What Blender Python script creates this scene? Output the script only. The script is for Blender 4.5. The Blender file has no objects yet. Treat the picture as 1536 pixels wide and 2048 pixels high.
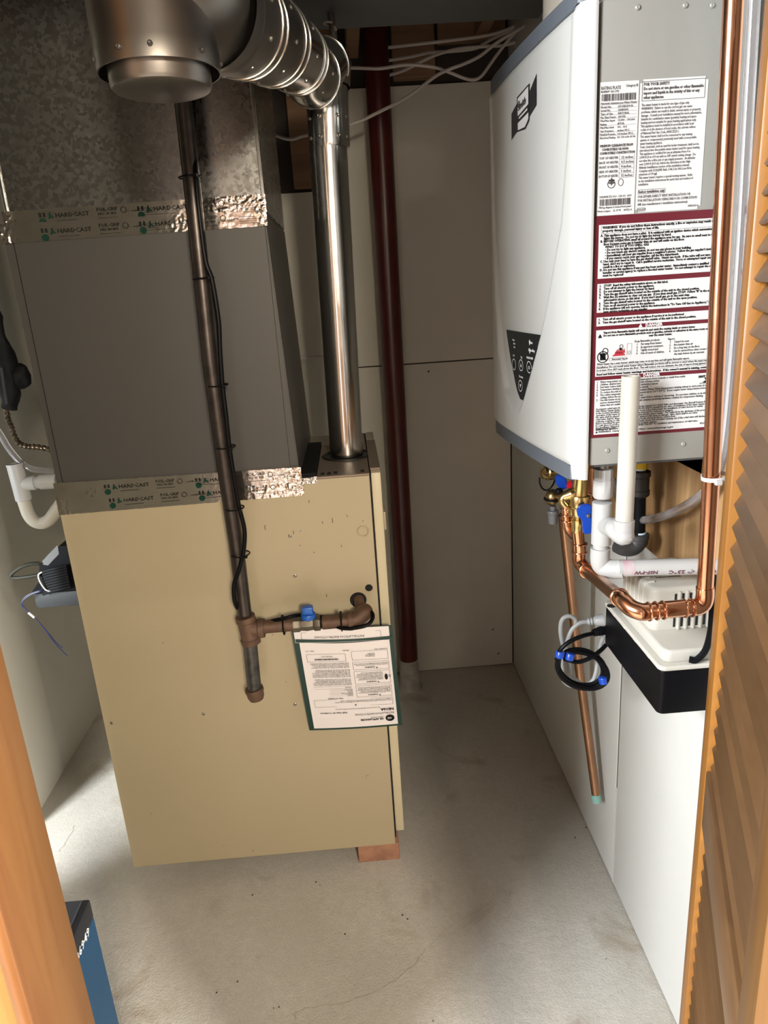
import bpy, bmesh, math, random
from mathutils import Vector, Matrix, noise
random.seed(7)
S = bpy.context.scene
COL = S.collection
# ------------------------------------------------------------------ camera
PITCH, YAW, ROLL = (math.radians(a) for a in (17.338, 1.801, 3.7614))
FPX, HCAM = 1411.9, 1.5
cy, sy, cp, sp, cr, sr = math.cos(YAW), math.sin(YAW), math.cos(PITCH), math.sin(PITCH), math.cos(ROLL), math.sin(ROLL)
FWD = Vector((sy*cp, cy*cp, -sp)); RT0 = Vector((cy, -sy, 0)); DN0 = FWD.cross(RT0)
RT = cr*RT0 + sr*DN0; DN = -sr*RT0 + cr*DN0
cam = bpy.data.cameras.new('camera'); co = bpy.data.objects.new('camera', cam); COL.objects.link(co)
co.matrix_world = Matrix(((RT.x, -DN.x, -FWD.x, 0), (RT.y, -DN.y, -FWD.y, 0), (RT.z, -DN.z, -FWD.z, HCAM), (0, 0, 0, 1)))
cam.sensor_fit = 'VERTICAL'; cam.sensor_height = 36; cam.sensor_width = 27
cam.lens = FPX*36/2048; cam.clip_start = 0.02
S.camera = co
# ------------------------------------------------------------------ world, lights, exposure
W = bpy.data.worlds.new('world'); S.world = W; W.use_nodes = True
bg = W.node_tree.nodes['Background']; bg.inputs[0].default_value = (1.0, 0.88, 0.72, 1); bg.inputs[1].default_value = 0.33
def area(name, loc, target, sx, sz, power, col):
    l = bpy.data.lights.new(name, 'AREA'); l.shape = 'RECTANGLE'; l.size = sx; l.size_y = sz; l.energy = power; l.color = col
    o = bpy.data.objects.new(name, l); COL.objects.link(o); o.location = loc
    o.rotation_euler = (Vector(target)-Vector(loc)).to_track_quat('-Z', 'Y').to_euler()
    return o
area('hall_window_light', (-2.12, -0.70, 2.12), (0.35, 1.3, 0.5), 0.75, 1.1, 255, (0.93, 0.97, 1.0))
area('hall_lamp', (0.46, -1.60, 2.02), (-0.3, 1.5, 0.3), 0.30, 0.30, 88, (1.0, 0.88, 0.70))
area('hall_glass_door', (-0.62, -2.45, 1.1), (-0.62, 0, 1.1), 0.46, 1.8, 5.5, (0.80, 0.90, 1.0))
area('hall_side_fill', (1.59, -1.26, 1.35), (-1.0, 2.0, 0.9), 0.2, 0.9, 175, (1.0, 0.95, 0.86))  # added fill light, no known window; lifts the left wall and jamb
area('hall_wall_fill', (-0.6, -1.5, 2.3), (-0.6, -2.5, 1.0), 0.5, 0.2, 15, (1.0, 0.85, 0.65))  # added fill on the panelling so the foil tape reflects brown
area('side_window_light', (-1.50, 1.02, 1.0), (-0.75, 2.0, 0.2), 0.22, 0.5, 55, (0.90, 0.96, 1.0))
S.view_settings.view_transform = 'Standard'; S.view_settings.look = 'None'
S.view_settings.gamma = 1; S.view_settings.exposure = 0.0; S.view_settings.use_curve_mapping = False
# ------------------------------------------------------------------ pixel -> point on a real plane (design helper)
def ray(px, py): return RT*((px-768)/FPX) + DN*((py-1024)/FPX) + FWD
def aY(px, py, Y): d = ray(px, py); return d*(Y/d.y) + Vector((0, 0, HCAM))
def aX(px, py, X): d = ray(px, py); return d*(X/d.x) + Vector((0, 0, HCAM))
def aZ(px, py, Z): d = ray(px, py); return d*((Z-HCAM)/d.z) + Vector((0, 0, HCAM))
def rad(px_r, p): return px_r*(Vector(p)-Vector((0, 0, HCAM))).dot(FWD)/FPX
# ------------------------------------------------------------------ materials
MATS = {}
def M(name, col, rough=0.5, metal=0.0, var=0.0, vscale=8.0, bump=0.0, bscale=60.0, col2=None, stretch=None, kind='noise', spec=None, trans=0.0, coat=0.0, rvar=0.0):
    if name in MATS: return MATS[name]
    m = bpy.data.materials.new(name); m.use_nodes = True; MATS[name] = m
    nt = m.node_tree; N = nt.nodes; L = nt.links; b = N['Principled BSDF']
    b.inputs['Base Color'].default_value = (*col, 1); b.inputs['Roughness'].default_value = rough; b.inputs['Metallic'].default_value = metal
    if spec is not None: b.inputs['Specular IOR Level'].default_value = spec
    if trans: b.inputs['Transmission Weight'].default_value = trans
    if coat: b.inputs['Coat Weight'].default_value = coat; b.inputs['Coat Roughness'].default_value = 0.15
    if var or bump or col2:
        tc = N.new('ShaderNodeTexCoord'); mp = N.new('ShaderNodeMapping'); L.new(tc.outputs['Object'], mp.inputs[0])
        if stretch: mp.inputs['Scale'].default_value = stretch
        def tex(sc, det=4):
            if kind == 'voronoi':
                t = N.new('ShaderNodeTexVoronoi'); t.inputs['Scale'].default_value = sc; L.new(mp.outputs[0], t.inputs['Vector'])
                bw = N.new('ShaderNodeSeparateColor'); L.new(t.outputs['Color'], bw.inputs[0]); return bw.outputs[0]
            t = N.new('ShaderNodeTexNoise'); t.inputs['Scale'].default_value = sc; t.inputs['Detail'].default_value = det; L.new(mp.outputs[0], t.inputs['Vector'])
            r = N.new('ShaderNodeMapRange'); r.inputs[1].default_value = 0.3; r.inputs[2].default_value = 0.7; L.new(t.outputs['Fac'], r.inputs[0]); return r.outputs[0]
        f = tex(vscale)
        c2 = col2 if col2 else tuple(max(0, c*(1-var)) for c in col)
        mx = N.new('ShaderNodeMix'); mx.data_type = 'RGBA'; L.new(f, mx.inputs[0])
        mx.inputs[6].default_value = (*col, 1); mx.inputs[7].default_value = (*c2, 1)
        L.new(mx.outputs[2], b.inputs['Base Color'])
        if rvar:
            rr = N.new('ShaderNodeMapRange'); L.new(f, rr.inputs[0]); rr.inputs[3].default_value = rough-rvar; rr.inputs[4].default_value = rough+rvar
            L.new(rr.outputs[0], b.inputs['Roughness'])
        if bump:
            t = N.new('ShaderNodeTexNoise'); t.inputs['Scale'].default_value = bscale; t.inputs['Detail'].default_value = 5; L.new(mp.outputs[0], t.inputs['Vector'])
            bp = N.new('ShaderNodeBump'); bp.inputs['Strength'].default_value = bump; bp.inputs['Distance'].default_value = 0.004
            L.new(t.outputs['Fac'], bp.inputs['Height']); L.new(bp.outputs[0], b.inputs['Normal'])
    return m
def Mwood(name, c1, c2, axis='z', scale=6.0, rough=0.4, knots=True, knotcol=None, ksc=3.0):
    if name in MATS: return MATS[name]
    m = bpy.data.materials.new(name); m.use_nodes = True; MATS[name] = m
    nt = m.node_tree; N = nt.nodes; L = nt.links; b = N['Principled BSDF']; b.inputs['Roughness'].default_value = rough
    tc = N.new('ShaderNodeTexCoord'); mp = N.new('ShaderNodeMapping'); L.new(tc.outputs['Object'], mp.inputs[0])
    s = {'z': (1, 1, 0.06), 'y': (1, 0.06, 1), 'x': (0.06, 1, 1)}[axis]; mp.inputs['Scale'].default_value = s
    n1 = N.new('ShaderNodeTexNoise'); n1.inputs['Scale'].default_value = scale*6; n1.inputs['Detail'].default_value = 6; n1.inputs['Distortion'].default_value = 1.2
    L.new(mp.outputs[0], n1.inputs['Vector'])
    n2 = N.new('ShaderNodeTexNoise'); n2.inputs['Scale'].default_value = scale; n2.inputs['Detail'].default_value = 2; L.new(mp.outputs[0], n2.inputs['Vector'])
    ad = N.new('ShaderNodeMath'); ad.operation = 'ADD'; L.new(n1.outputs['Fac'], ad.inputs[0]); L.new(n2.outputs['Fac'], ad.inputs[1])
    r = N.new('ShaderNodeMapRange'); r.inputs[1].default_value = 0.75; r.inputs[2].default_value = 1.3; L.new(ad.outputs[0], r.inputs[0])
    mx = N.new('ShaderNodeMix'); mx.data_type = 'RGBA'; L.new(r.outputs[0], mx.inputs[0]); mx.inputs[6].default_value = (*c1, 1); mx.inputs[7].default_value = (*c2, 1)
    out = mx.outputs[2]
    if knots:
        mk = N.new('ShaderNodeMapping'); L.new(tc.outputs['Object'], mk.inputs[0]); mk.inputs['Scale'].default_value = tuple(1 if q == 1 else 0.4 for q in s)
        v = N.new('ShaderNodeTexVoronoi'); v.inputs['Scale'].default_value = ksc; L.new(mk.outputs[0], v.inputs['Vector'])
        kr = N.new('ShaderNodeMapRange'); kr.inputs[1].default_value = 0.03; kr.inputs[2].default_value = 0.11; kr.inputs[3].default_value = 1; kr.inputs[4].default_value = 0; L.new(v.outputs['Distance'], kr.inputs[0])
        mk2 = N.new('ShaderNodeMix'); mk2.data_type = 'RGBA'; L.new(kr.outputs[0], mk2.inputs[0]); L.new(out, mk2.inputs[6]); mk2.inputs[7].default_value = (*(knotcol or tuple(c*0.35 for c in c2)), 1)
        out = mk2.outputs[2]
    L.new(out, b.inputs['Base Color'])
    bp = N.new('ShaderNodeBump'); bp.inputs['Strength'].default_value = 0.15; bp.inputs['Distance'].default_value = 0.002; L.new(n1.outputs['Fac'], bp.inputs['Height']); L.new(bp.outputs[0], b.inputs['Normal'])
    return m
def tone_by_piece(m, amt):
    nt = m.node_tree; N = nt.nodes; L = nt.links; b = N['Principled BSDF']; src = b.inputs['Base Color'].links[0].from_socket
    oi = N.new('ShaderNodeObjectInfo'); r = N.new('ShaderNodeMapRange'); r.inputs[3].default_value = 1-amt; r.inputs[4].default_value = 1+amt; L.new(oi.outputs['Random'], r.inputs[0])
    mx = N.new('ShaderNodeVectorMath'); mx.operation = 'SCALE'; L.new(src, mx.inputs[0]); L.new(r.outputs[0], mx.inputs['Scale']); L.new(mx.outputs[0], b.inputs['Base Color'])
def Mfloor():
    m = bpy.data.materials.new('concrete'); m.use_nodes = True; MATS['concrete'] = m
    nt = m.node_tree; N = nt.nodes; L = nt.links; b = N['Principled BSDF']; b.inputs['Roughness'].default_value = 0.75; b.inputs['Specular IOR Level'].default_value = 0.3
    tc = N.new('ShaderNodeTexCoord')
    def nz(sc, det, lo, hi, dist=0.0):
        t = N.new('ShaderNodeTexNoise'); t.inputs['Scale'].default_value = sc; t.inputs['Detail'].default_value = det; t.inputs['Distortion'].default_value = dist; L.new(tc.outputs['Object'], t.inputs['Vector'])
        r = N.new('ShaderNodeMapRange'); r.inputs[1].default_value = lo; r.inputs[2].default_value = hi; L.new(t.outputs['Fac'], r.inputs[0]); return r.outputs[0], t.outputs['Fac']
    a, _ = nz(2.3, 6, 0.35, 0.68, 0.4); c, cf = nz(60, 4, 0.3, 0.7); st, _ = nz(5.5, 8, 0.60, 0.72, 0.8); fine, ff = nz(240, 3, 0.3, 0.7); tan, _ = nz(1.6, 3, 0.50, 0.72)
    def mix(fac, A, B, k=1.0):
        x = N.new('ShaderNodeMix'); x.data_type = 'RGBA'
        if k != 1.0:
            mm = N.new('ShaderNodeMath'); mm.operation = 'MULTIPLY'; L.new(fac, mm.inputs[0]); mm.inputs[1].default_value = k; fac = mm.outputs[0]
        L.new(fac, x.inputs[0])
        for i, q in ((6, A), (7, B)):
            if isinstance(q, tuple): x.inputs[i].default_value = (*q, 1)
            else: L.new(q, x.inputs[i])
        return x.outputs[2]
    o = mix(a, (0.47, 0.44, 0.39), (0.58, 0.55, 0.50)); o = mix(c, o, (0.40, 0.37, 0.32), 0.35); o = mix(tan, o, (0.43, 0.36, 0.27), 0.45); o = mix(st, o, (0.27, 0.20, 0.13), 0.55); o = mix(fine, o, (0.30, 0.28, 0.25), 0.28)
    L.new(o, b.inputs['Base Color'])
    ad = N.new('ShaderNodeMath'); ad.operation = 'ADD'; L.new(cf, ad.inputs[0]); L.new(ff, ad.inputs[1])
    bp = N.new('ShaderNodeBump'); bp.inputs['Strength'].default_value = 0.6; bp.inputs['Distance'].default_value = 0.002; L.new(ad.outputs[0], bp.inputs['Height']); L.new(bp.outputs[0], b.inputs['Normal'])
    return m
concrete = Mfloor()
drywall = M('drywall', (0.57, 0.54, 0.47), 0.85, var=0.06, vscale=5, bump=0.05, bscale=150)
whitewall = M('painted_board', (0.64, 0.64, 0.61), 0.55, var=0.04, vscale=4, bump=0.03, bscale=90)
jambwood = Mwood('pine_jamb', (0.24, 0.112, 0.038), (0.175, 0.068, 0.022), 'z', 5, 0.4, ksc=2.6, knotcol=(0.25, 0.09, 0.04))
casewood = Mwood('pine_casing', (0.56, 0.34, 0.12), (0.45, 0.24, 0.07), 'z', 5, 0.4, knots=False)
slatwood = Mwood('louver_wood', (0.115, 0.060, 0.025), (0.075, 0.036, 0.014), 'y', 5, 0.38, knots=False)
tone_by_piece(slatwood, 0.30)
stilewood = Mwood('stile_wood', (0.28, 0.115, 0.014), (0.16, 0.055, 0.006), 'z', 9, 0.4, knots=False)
stileshaded = Mwood('stile_wood_shaded', (0.13, 0.06, 0.014), (0.085, 0.035, 0.008), 'z', 9, 0.4, knots=False)  # far-stile wood with shade put into the colour against strong lamp light
plywood = Mwood('plywood', (0.46, 0.28, 0.13), (0.20, 0.10, 0.035), 'z', 8, 0.55, ksc=4.5)
lumber = Mwood('lumber', (0.26, 0.15, 0.08), (0.17, 0.09, 0.05), 'x', 5, 0.7)
beige = M('beige_enamel', (0.395, 0.33, 0.215), 0.42, var=0.05, vscale=3)
grey_enamel = M('grey_enamel', (0.052, 0.048, 0.043), 0.5, var=0.05, vscale=3)
brownplate = M('brown_plate', (0.22, 0.17, 0.13), 0.45, 0.5)
black = M('black_plastic', (0.004, 0.004, 0.005), 0.4, spec=0.10)
blackrub = M('black_rubber', (0.006, 0.006, 0.007), 0.7, spec=0.2)
darkhole = M('dark_void', (0.006, 0.006, 0.006), 0.9)
galv = M('galvanized', (0.27, 0.26, 0.245), 0.28, 0.95, vscale=150, kind='voronoi', col2=(0.20, 0.196, 0.186), rvar=0.07, bump=0.04, bscale=20)
bright = M('bright_steel', (0.66, 0.65, 0.62), 0.17, 1.0, var=0.12, vscale=12, bump=0.05, bscale=7, rvar=0.05)
dullal = M('dull_aluminium', (0.25, 0.232, 0.21), 0.36, 1.0, var=0.18, vscale=9, bump=0.03, bscale=10, rvar=0.07)
foil = M('foil', (0.70, 0.66, 0.61), 0.15, 1.0, var=0.1, vscale=25, bump=0.05, bscale=28)
foilink = M('foil_ink', (0.018, 0.02, 0.018), 0.8, spec=0.05)
greenink = M('green_ink', (0.008, 0.04, 0.026), 0.7, spec=0.1)
ironpipe = M('black_iron', (0.075, 0.062, 0.055), 0.36, 0.75, var=0.35, vscale=40, bump=0.06, bscale=60)
rustiron = M('rusty_iron', (0.15, 0.085, 0.055), 0.6, 0.35, var=0.45, vscale=45, bump=0.15, bscale=120)
scuffed = M('scuffed_iron', (0.10, 0.095, 0.088), 0.42, 0.6, col2=(0.045, 0.042, 0.04), vscale=55, bump=0.06, bscale=90)
bluepl = M('blue_plastic', (0.012, 0.10, 0.42), 0.38)
bluedeep = M('blue_handle', (0.008, 0.06, 0.42), 0.3)
redpl = M('red_handle', (0.55, 0.012, 0.02), 0.35)
redpaint = M('red_paint', (0.075, 0.009, 0.008), 0.32, var=0.3, vscale=18, bump=0.05, bscale=40)
colbase = M('column_base', (0.42, 0.39, 0.35), 0.7, var=0.35, vscale=30, bump=0.1)
brick_m = M('brick', (0.40, 0.20, 0.125), 0.85, var=0.35, vscale=35, bump=0.4, bscale=90)
heaterwhite = M('heater_cover', (0.475, 0.478, 0.46), 0.40, coat=0.1)
heatergrey = M('heater_case', (0.285, 0.28, 0.255), 0.38, 0.12, var=0.04, vscale=5)
trimgrey = M('trim_grey', (0.10, 0.115, 0.135), 0.45)
paneldark = M('panel_dark', (0.008, 0.0095, 0.011), 0.45, spec=0.25)
labelwhite = M('label_white', (0.57, 0.565, 0.555), 0.5)
paper = M('paper', (0.74, 0.70, 0.71), 0.6)
ink = M('ink', (0.008, 0.008, 0.009), 0.7, spec=0.1)
inkgrey = M('ink_grey', (0.075, 0.07, 0.07), 0.7, spec=0.1)
maroon = M('maroon_ink', (0.105, 0.004, 0.012), 0.5)
white_ink = M('white_ink', (0.85, 0.85, 0.85), 0.5)
copper = M('copper', (0.80, 0.40, 0.24), 0.20, 1.0, var=0.22, vscale=14, rvar=0.06, bump=0.02, bscale=15)
copperold = M('old_copper', (0.50, 0.28, 0.17), 0.34, 1.0, var=0.35, vscale=22, stretch=(1, 1, 0.3), rvar=0.08)
verdigris = M('verdigris', (0.16, 0.50, 0.46), 0.8, col2=(0.35, 0.42, 0.36), vscale=90, bump=0.3)
brass = M('brass', (0.72, 0.55, 0.25), 0.24, 1.0, var=0.2, vscale=20)
brassdark = M('dark_brass', (0.42, 0.30, 0.13), 0.28, 1.0, var=0.3, vscale=30)
pvc = M('pvc_white', (0.41, 0.405, 0.395), 0.45, var=0.05, vscale=20)
pvcold = M('pvc_aged', (0.48, 0.46, 0.41), 0.5, col2=(0.38, 0.35, 0.28), vscale=7)
pvccream = M('pvc_cream', (0.72, 0.68, 0.58), 0.45, var=0.08, vscale=12)
primer = M('pvc_primer', (0.44, 0.26, 0.30), 0.4, col2=(0.46, 0.43, 0.42), vscale=50)
redink = M('red_ink', (0.35, 0.03, 0.05), 0.6)
pumpwhite = M('pump_lid', (0.50, 0.48, 0.425), 0.5)
vinyl = M('vinyl_tube', (0.66, 0.64, 0.66), 0.15, trans=0.85)
cordgrey = M('grey_cord', (0.30, 0.31, 0.31), 0.45)
wirewhite = M('white_cable', (0.52, 0.47, 0.44), 0.5)
nylon = M('nylon_tie', (0.52, 0.49, 0.47), 0.4)
navy = M('box_navy', (0.022, 0.026, 0.035), 0.5, var=0.2, vscale=20)
boxblue = M('box_blue', (0.012, 0.068, 0.15), 0.5, var=0.1, vscale=4)
sleevegreen = M('sleeve_green', (0.006, 0.034, 0.028), 0.4)
tapedpipe = M('taped_pipe', (0.17, 0.13, 0.09), 0.22, 0.7, var=0.75, vscale=70, bump=0.4, bscale=60)
bluewire = M('blue_wire', (0.005, 0.008, 0.05), 0.5)
pumpgrey = M('pump_grey', (0.024, 0.025, 0.026), 0.6, spec=0.3)
steel = M('screw_steel', (0.27, 0.25, 0.22), 0.35, 0.9)
ductgrey = M('duct_grey', (0.12, 0.125, 0.13), 0.6, 0.2)
yellowlbl = M('yellow_label', (0.75, 0.52, 0.02), 0.5)
ironblack = M('gas_black', (0.02, 0.019, 0.018), 0.4, 0.2, var=0.3, vscale=30)
hallwood = Mwood('hall_panelling', (0.34, 0.17, 0.07), (0.24, 0.11, 0.045), 'z', 4, 0.5, knots=False)
crackdark = M('crack_dirt', (0.27, 0.23, 0.175), 0.9)
# ------------------------------------------------------------------ object helpers
ORG = {}
def meta(o, label=None, cat=None, group=None, kind=None):
    if label: o['label'] = label
    if cat: o['category'] = cat
    if group: o['group'] = group
    if kind: o['kind'] = kind
    return o
def thing(name, loc, label, cat, group=None):
    o = bpy.data.objects.new(name, None); COL.objects.link(o); o.empty_display_size = 0.05
    o.location = loc; ORG[o] = Vector(loc); return meta(o, label, cat, group)
def islands(bm):
    seen = set(); out = []
    for v in bm.verts:
        if v in seen: continue
        st = [v]; seen.add(v); isl = []
        while st:
            q = st.pop(); isl.append(q)
            for e in q.link_edges:
                w = e.other_vert(q)
                if w not in seen: seen.add(w); st.append(w)
        out.append(isl)
    return out
def pieces(name, bm, mat, parent, smooth=35):   # every loose piece becomes a part of its own
    bm.verts.index_update(); res = []
    for isl in islands(bm):
        b = bmesh.new(); mp = {v: b.verts.new(v.co) for v in isl}
        for f in {f for v in isl for f in v.link_faces}: b.faces.new([mp[v] for v in f.verts])
        res.append(obj(name, b, mat, parent, smooth=smooth))
    bm.free(); return res
def obj(name, bm, mat, parent=None, label=None, cat=None, group=None, kind=None, smooth=35):
    if kind is None and parent is not None and name in ('print', 'legend', 'paint_chip', 'crack', 'danger_heading', 'text_field', 'emblem', 'badge_inlay', 'flame_symbol', 'grit', 'strand'): kind = 'stuff'
    me = bpy.data.meshes.new(name)
    if parent is not None: og = ORG[parent]
    else:
        vs = [v.co for v in bm.verts]
        og = Vector(((min(v.x for v in vs)+max(v.x for v in vs))/2, (min(v.y for v in vs)+max(v.y for v in vs))/2, min(v.z for v in vs)))
    bmesh.ops.recalc_face_normals(bm, faces=bm.faces[:])
    bmesh.ops.translate(bm, verts=bm.verts[:], vec=-og)
    bm.to_mesh(me); bm.free()
    for m in (mat if isinstance(mat, (list, tuple)) else [mat]): me.materials.append(m)
    if smooth:
        me.shade_smooth(); me.set_sharp_from_angle(angle=math.radians(smooth))
    o = bpy.data.objects.new(name, me); COL.objects.link(o); ORG[o] = og
    if parent is not None: o.parent = parent
    else: o.location = og
    return meta(o, label, cat, group, kind)
def nb(): return bmesh.new()
def box(bm, a, b, bev=0.0, seg=2):
    a, b = Vector(a), Vector(b); c = (a+b)/2; d = b-a
    g = bmesh.ops.create_cube(bm, size=1.0, matrix=Matrix.Translation(c) @ Matrix.Diagonal((abs(d.x), abs(d.y), abs(d.z), 1)))
    if bev:
        es = list({e for v in g['verts'] for e in v.link_edges})
        bmesh.ops.bevel(bm, geom=es, offset=bev, segments=seg, affect='EDGES', profile=0.5)
    return bm
def prism(bm, pts, vec):
    vec = Vector(vec); v0 = [bm.verts.new(Vector(p)) for p in pts]; v1 = [bm.verts.new(Vector(p)+vec) for p in pts]; n = len(pts)
    bm.faces.new(v0); bm.faces.new(v1[::-1])
    for i in range(n): bm.faces.new((v0[i], v0[(i+1) % n], v1[(i+1) % n], v1[i]))
    return bm
def spl(pts, n=8):
    P = [Vector(p) for p in pts]
    if len(P) < 3: return P
    Q = [P[0]*2-P[1]] + P + [P[-1]*2-P[-2]]; out = []
    for i in range(1, len(Q)-2):
        for k in range(n):
            t = k/n; a, b, c, d = Q[i-1], Q[i], Q[i+1], Q[i+2]
            out.append(0.5*((2*b)+(c-a)*t+(2*a-5*b+4*c-d)*t*t+(3*b-3*c+d-a)*t**3))
    out.append(P[-1]); return out
def splr(rs, n=8):
    out = []
    for i in range(len(rs)-1):
        for k in range(n): out.append(rs[i]+(rs[i+1]-rs[i])*k/n)
    return out+[rs[-1]]
def frame(t):
    t = t.normalized(); u = t.orthogonal().normalized(); return u, t.cross(u).normalized()
def tube(bm, pts, r, seg=12, caps=True, start=None):
    P = [Vector(p) for p in pts]; n = len(P); R = r if isinstance(r, (list, tuple)) else [r]*n
    T = [(P[min(i+1, n-1)]-P[max(i-1, 0)]).normalized() for i in range(n)]
    u = frame(T[0])[0]; rings = []
    for i in range(n):
        u = (u-T[i]*u.dot(T[i])).normalized(); v = T[i].cross(u)
        rings.append([bm.verts.new(P[i]+(u*math.cos(2*math.pi*k/seg)+v*math.sin(2*math.pi*k/seg))*R[i]) for k in range(seg)])
    for i in range(n-1):
        for k in range(seg): bm.faces.new((rings[i][k], rings[i][(k+1) % seg], rings[i+1][(k+1) % seg], rings[i+1][k]))
    if caps: bm.faces.new(rings[0][::-1]); bm.faces.new(rings[-1])
    return bm
def lathe(bm, p0, axis, prof, seg=24, caps=True):
    a = Vector(axis).normalized(); p0 = Vector(p0); u, v = frame(a); rings = []
    for t, r in prof:
        rings.append([bm.verts.new(p0+a*t+(u*math.cos(2*math.pi*k/seg)+v*math.sin(2*math.pi*k/seg))*max(r, 1e-5)) for k in range(seg)])
    for i in range(len(rings)-1):
        for k in range(seg): bm.faces.new((rings[i][k], rings[i][(k+1) % seg], rings[i+1][(k+1) % seg], rings[i+1][k]))
    if caps: bm.faces.new(rings[0][::-1]); bm.faces.new(rings[-1])
    return bm
def cyl(bm, a, b, r, seg=16, r2=None):
    a, b = Vector(a), Vector(b); return lathe(bm, a, b-a, [(0, r), ((b-a).length, r if r2 is None else r2)], seg)
def torus(bm, c, axis, R, r, seg=24, rs=8, squash=1.0):
    u, v = frame(Vector(axis)); c = Vector(c)
    pts = [c+(u*math.cos(2*math.pi*k/seg)+v*math.sin(2*math.pi*k/seg)*squash)*R for k in range(seg)]; rings = []
    a = Vector(axis).normalized()
    for k in range(seg):
        d = (pts[k]-c).normalized()
        rings.append([bm.verts.new(pts[k]+(d*math.cos(2*math.pi*j/rs)+a*math.sin(2*math.pi*j/rs))*r) for j in range(rs)])
    for k in range(seg):
        for j in range(rs): bm.faces.new((rings[k][j], rings[(k+1) % seg][j], rings[(k+1) % seg][(j+1) % rs], rings[k][(j+1) % rs]))
    return bm
def ball(bm, c, r, sx=1, sy_=1, sz=1, seg=12):
    bmesh.ops.create_uvsphere(bm, u_segments=seg, v_segments=max(6, seg//2+2), radius=r, matrix=Matrix.Translation(Vector(c)) @ Matrix.Diagonal((sx, sy_, sz, 1))); return bm
def screw(bm, c, axis, r, h=0.0015):
    lathe(bm, Vector(c)-Vector(axis)*0.0005, axis, [(0, r), (h, r*0.95), (h*1.5, r*0.6), (h*1.2, r*0.25)], 10); return bm
# ---- lettering: flat filled glyph meshes, mapped onto a plane (origin, right, up)
_fc = bpy.data.curves.new('lettering', 'FONT'); _fo = bpy.data.objects.new('lettering', _fc)
MINB = 0.00008
def glyphs(text, size=1.0, width=None, bold=0.0, space=1.0, align='LEFT', sx=1.0):
    _fc.body = text; _fc.size = size; _fc.resolution_u = 1; _fc.offset = max(bold*1.9, MINB); _fc.space_line = space; _fc.align_x = align; _fc.fill_mode = 'FRONT'
    me = _fo.to_mesh(); V = [v.co.copy() for v in me.vertices]; F = [tuple(p.vertices) for p in me.polygons]; _fo.to_mesh_clear()
    if width and V:
        w = max(v.x for v in V)-min(v.x for v in V); k = width/w if w > width else 1.0
        for v in V: v.x *= k
    for v in V: v.x *= sx
    return V, F
def lay(bm, VF, f):
    V, F = VF; vs = [bm.verts.new(f(v.x, v.y)) for v in V]
    for p in F:
        try: bm.faces.new([vs[i] for i in p])
        except ValueError: pass
def plane_map(o, r, u): o, r, u = Vector(o), Vector(r), Vector(u); return lambda x, y: o+r*x+u*y
def rect(bm, f, x0, x1, y0, y1):
    bm.faces.new([bm.verts.new(f(x0, y0)), bm.verts.new(f(x1, y0)), bm.verts.new(f(x1, y1)), bm.verts.new(f(x0, y1))])
def outline(bm, f, x0, x1, y0, y1, w):
    rect(bm, f, x0, x1, y0, y0+w); rect(bm, f, x0, x1, y1-w, y1); rect(bm, f, x0, x0+w, y0+w, y1-w); rect(bm, f, x1-w, x1, y0+w, y1-w)
def barcode(bm, f, x0, x1, y0, y1, seed):
    rn = random.Random(seed); x = x0
    while x < x1-0.0012:
        w = rn.choice((0.0004, 0.0007, 0.0011, 0.0015)); rect(bm, f, x, min(x+w, x1), y0, y1); x += w+rn.choice((0.0004, 0.0006, 0.001))
def tri(bm, f, x, y, s): bm.faces.new([bm.verts.new(f(x, y)), bm.verts.new(f(x+s, y)), bm.verts.new(f(x+s/2, y+s*0.9))])
def ringflat(bm, f, cx, cy_, rx, ry, w, seg=24):
    a = [bm.verts.new(f(cx+rx*math.cos(2*math.pi*k/seg), cy_+ry*math.sin(2*math.pi*k/seg))) for k in range(seg)]
    b = [bm.verts.new(f(cx+(rx-w)*math.cos(2*math.pi*k/seg), cy_+(ry-w)*math.sin(2*math.pi*k/seg))) for k in range(seg)]
    for k in range(seg): bm.faces.new((a[k], a[(k+1) % seg], b[(k+1) % seg], b[k]))
def struct(name, bm, mat, parent=None, **k): return obj(name, bm, mat, parent, kind='structure' if parent is None else None, **k)

# ================================================================== SETTING
XL, XR, YB, CEIL = -1.09, 0.573, 2.57, 2.32
bm = nb()
box(bm, (-3.2, -2.6, -0.06), (2.2, YB+0.1, 0)); flo = struct('floor', bm, concrete, smooth=0)
# hairline crack and small grit on the concrete
bm = nb()
def crack(pts, w):
    P = [aZ(x, y, 0.0006) for x, y in pts]; P = [Vector((p.x, p.y, 0.0006)) for p in spl(P, 5)]
    P = [p+Vector((random.uniform(-1, 1)*0.003, random.uniform(-1, 1)*0.003, 0)) for p in P]
    for a, b in zip(P[:-1], P[1:]):
        d = (b-a).normalized().cross(Vector((0, 0, 1)))*w*random.uniform(0.4, 1); bm.faces.new([bm.verts.new(q) for q in (a-d, b-d, b+d, a+d)])
crack([(590, 2040), (600, 2020), (680, 2006), (730, 1990), (790, 1960), (830, 1925), (870, 1880), (895, 1855)], 0.0005)
crack([(895, 1855), (935, 1835), (985, 1800)], 0.0004)
crack([(150, 1650), (135, 1680), (117, 1705)], 0.0008)
obj('crack', bm, crackdark, flo, smooth=0)
bm = nb()
for px, py in [(805, 1830), (815, 1838), (690, 1868), (475, 1963), (433, 1985), (547, 2016), (558, 2014), (640, 1770), (862, 1752), (1212, 1918), (866, 2042), (832, 1638), (1172, 1655), (1150, 1675), (1100, 1560), (505, 1790), (632, 1764)]:
    p = aZ(px, py, 0.001); ball(bm, p, random.uniform(0.0012, 0.0026), 1, 1, 0.5, 6)
obj('grit', bm, M('grit', (0.06, 0.05, 0.04), 0.9), flo, kind='stuff')
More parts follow.
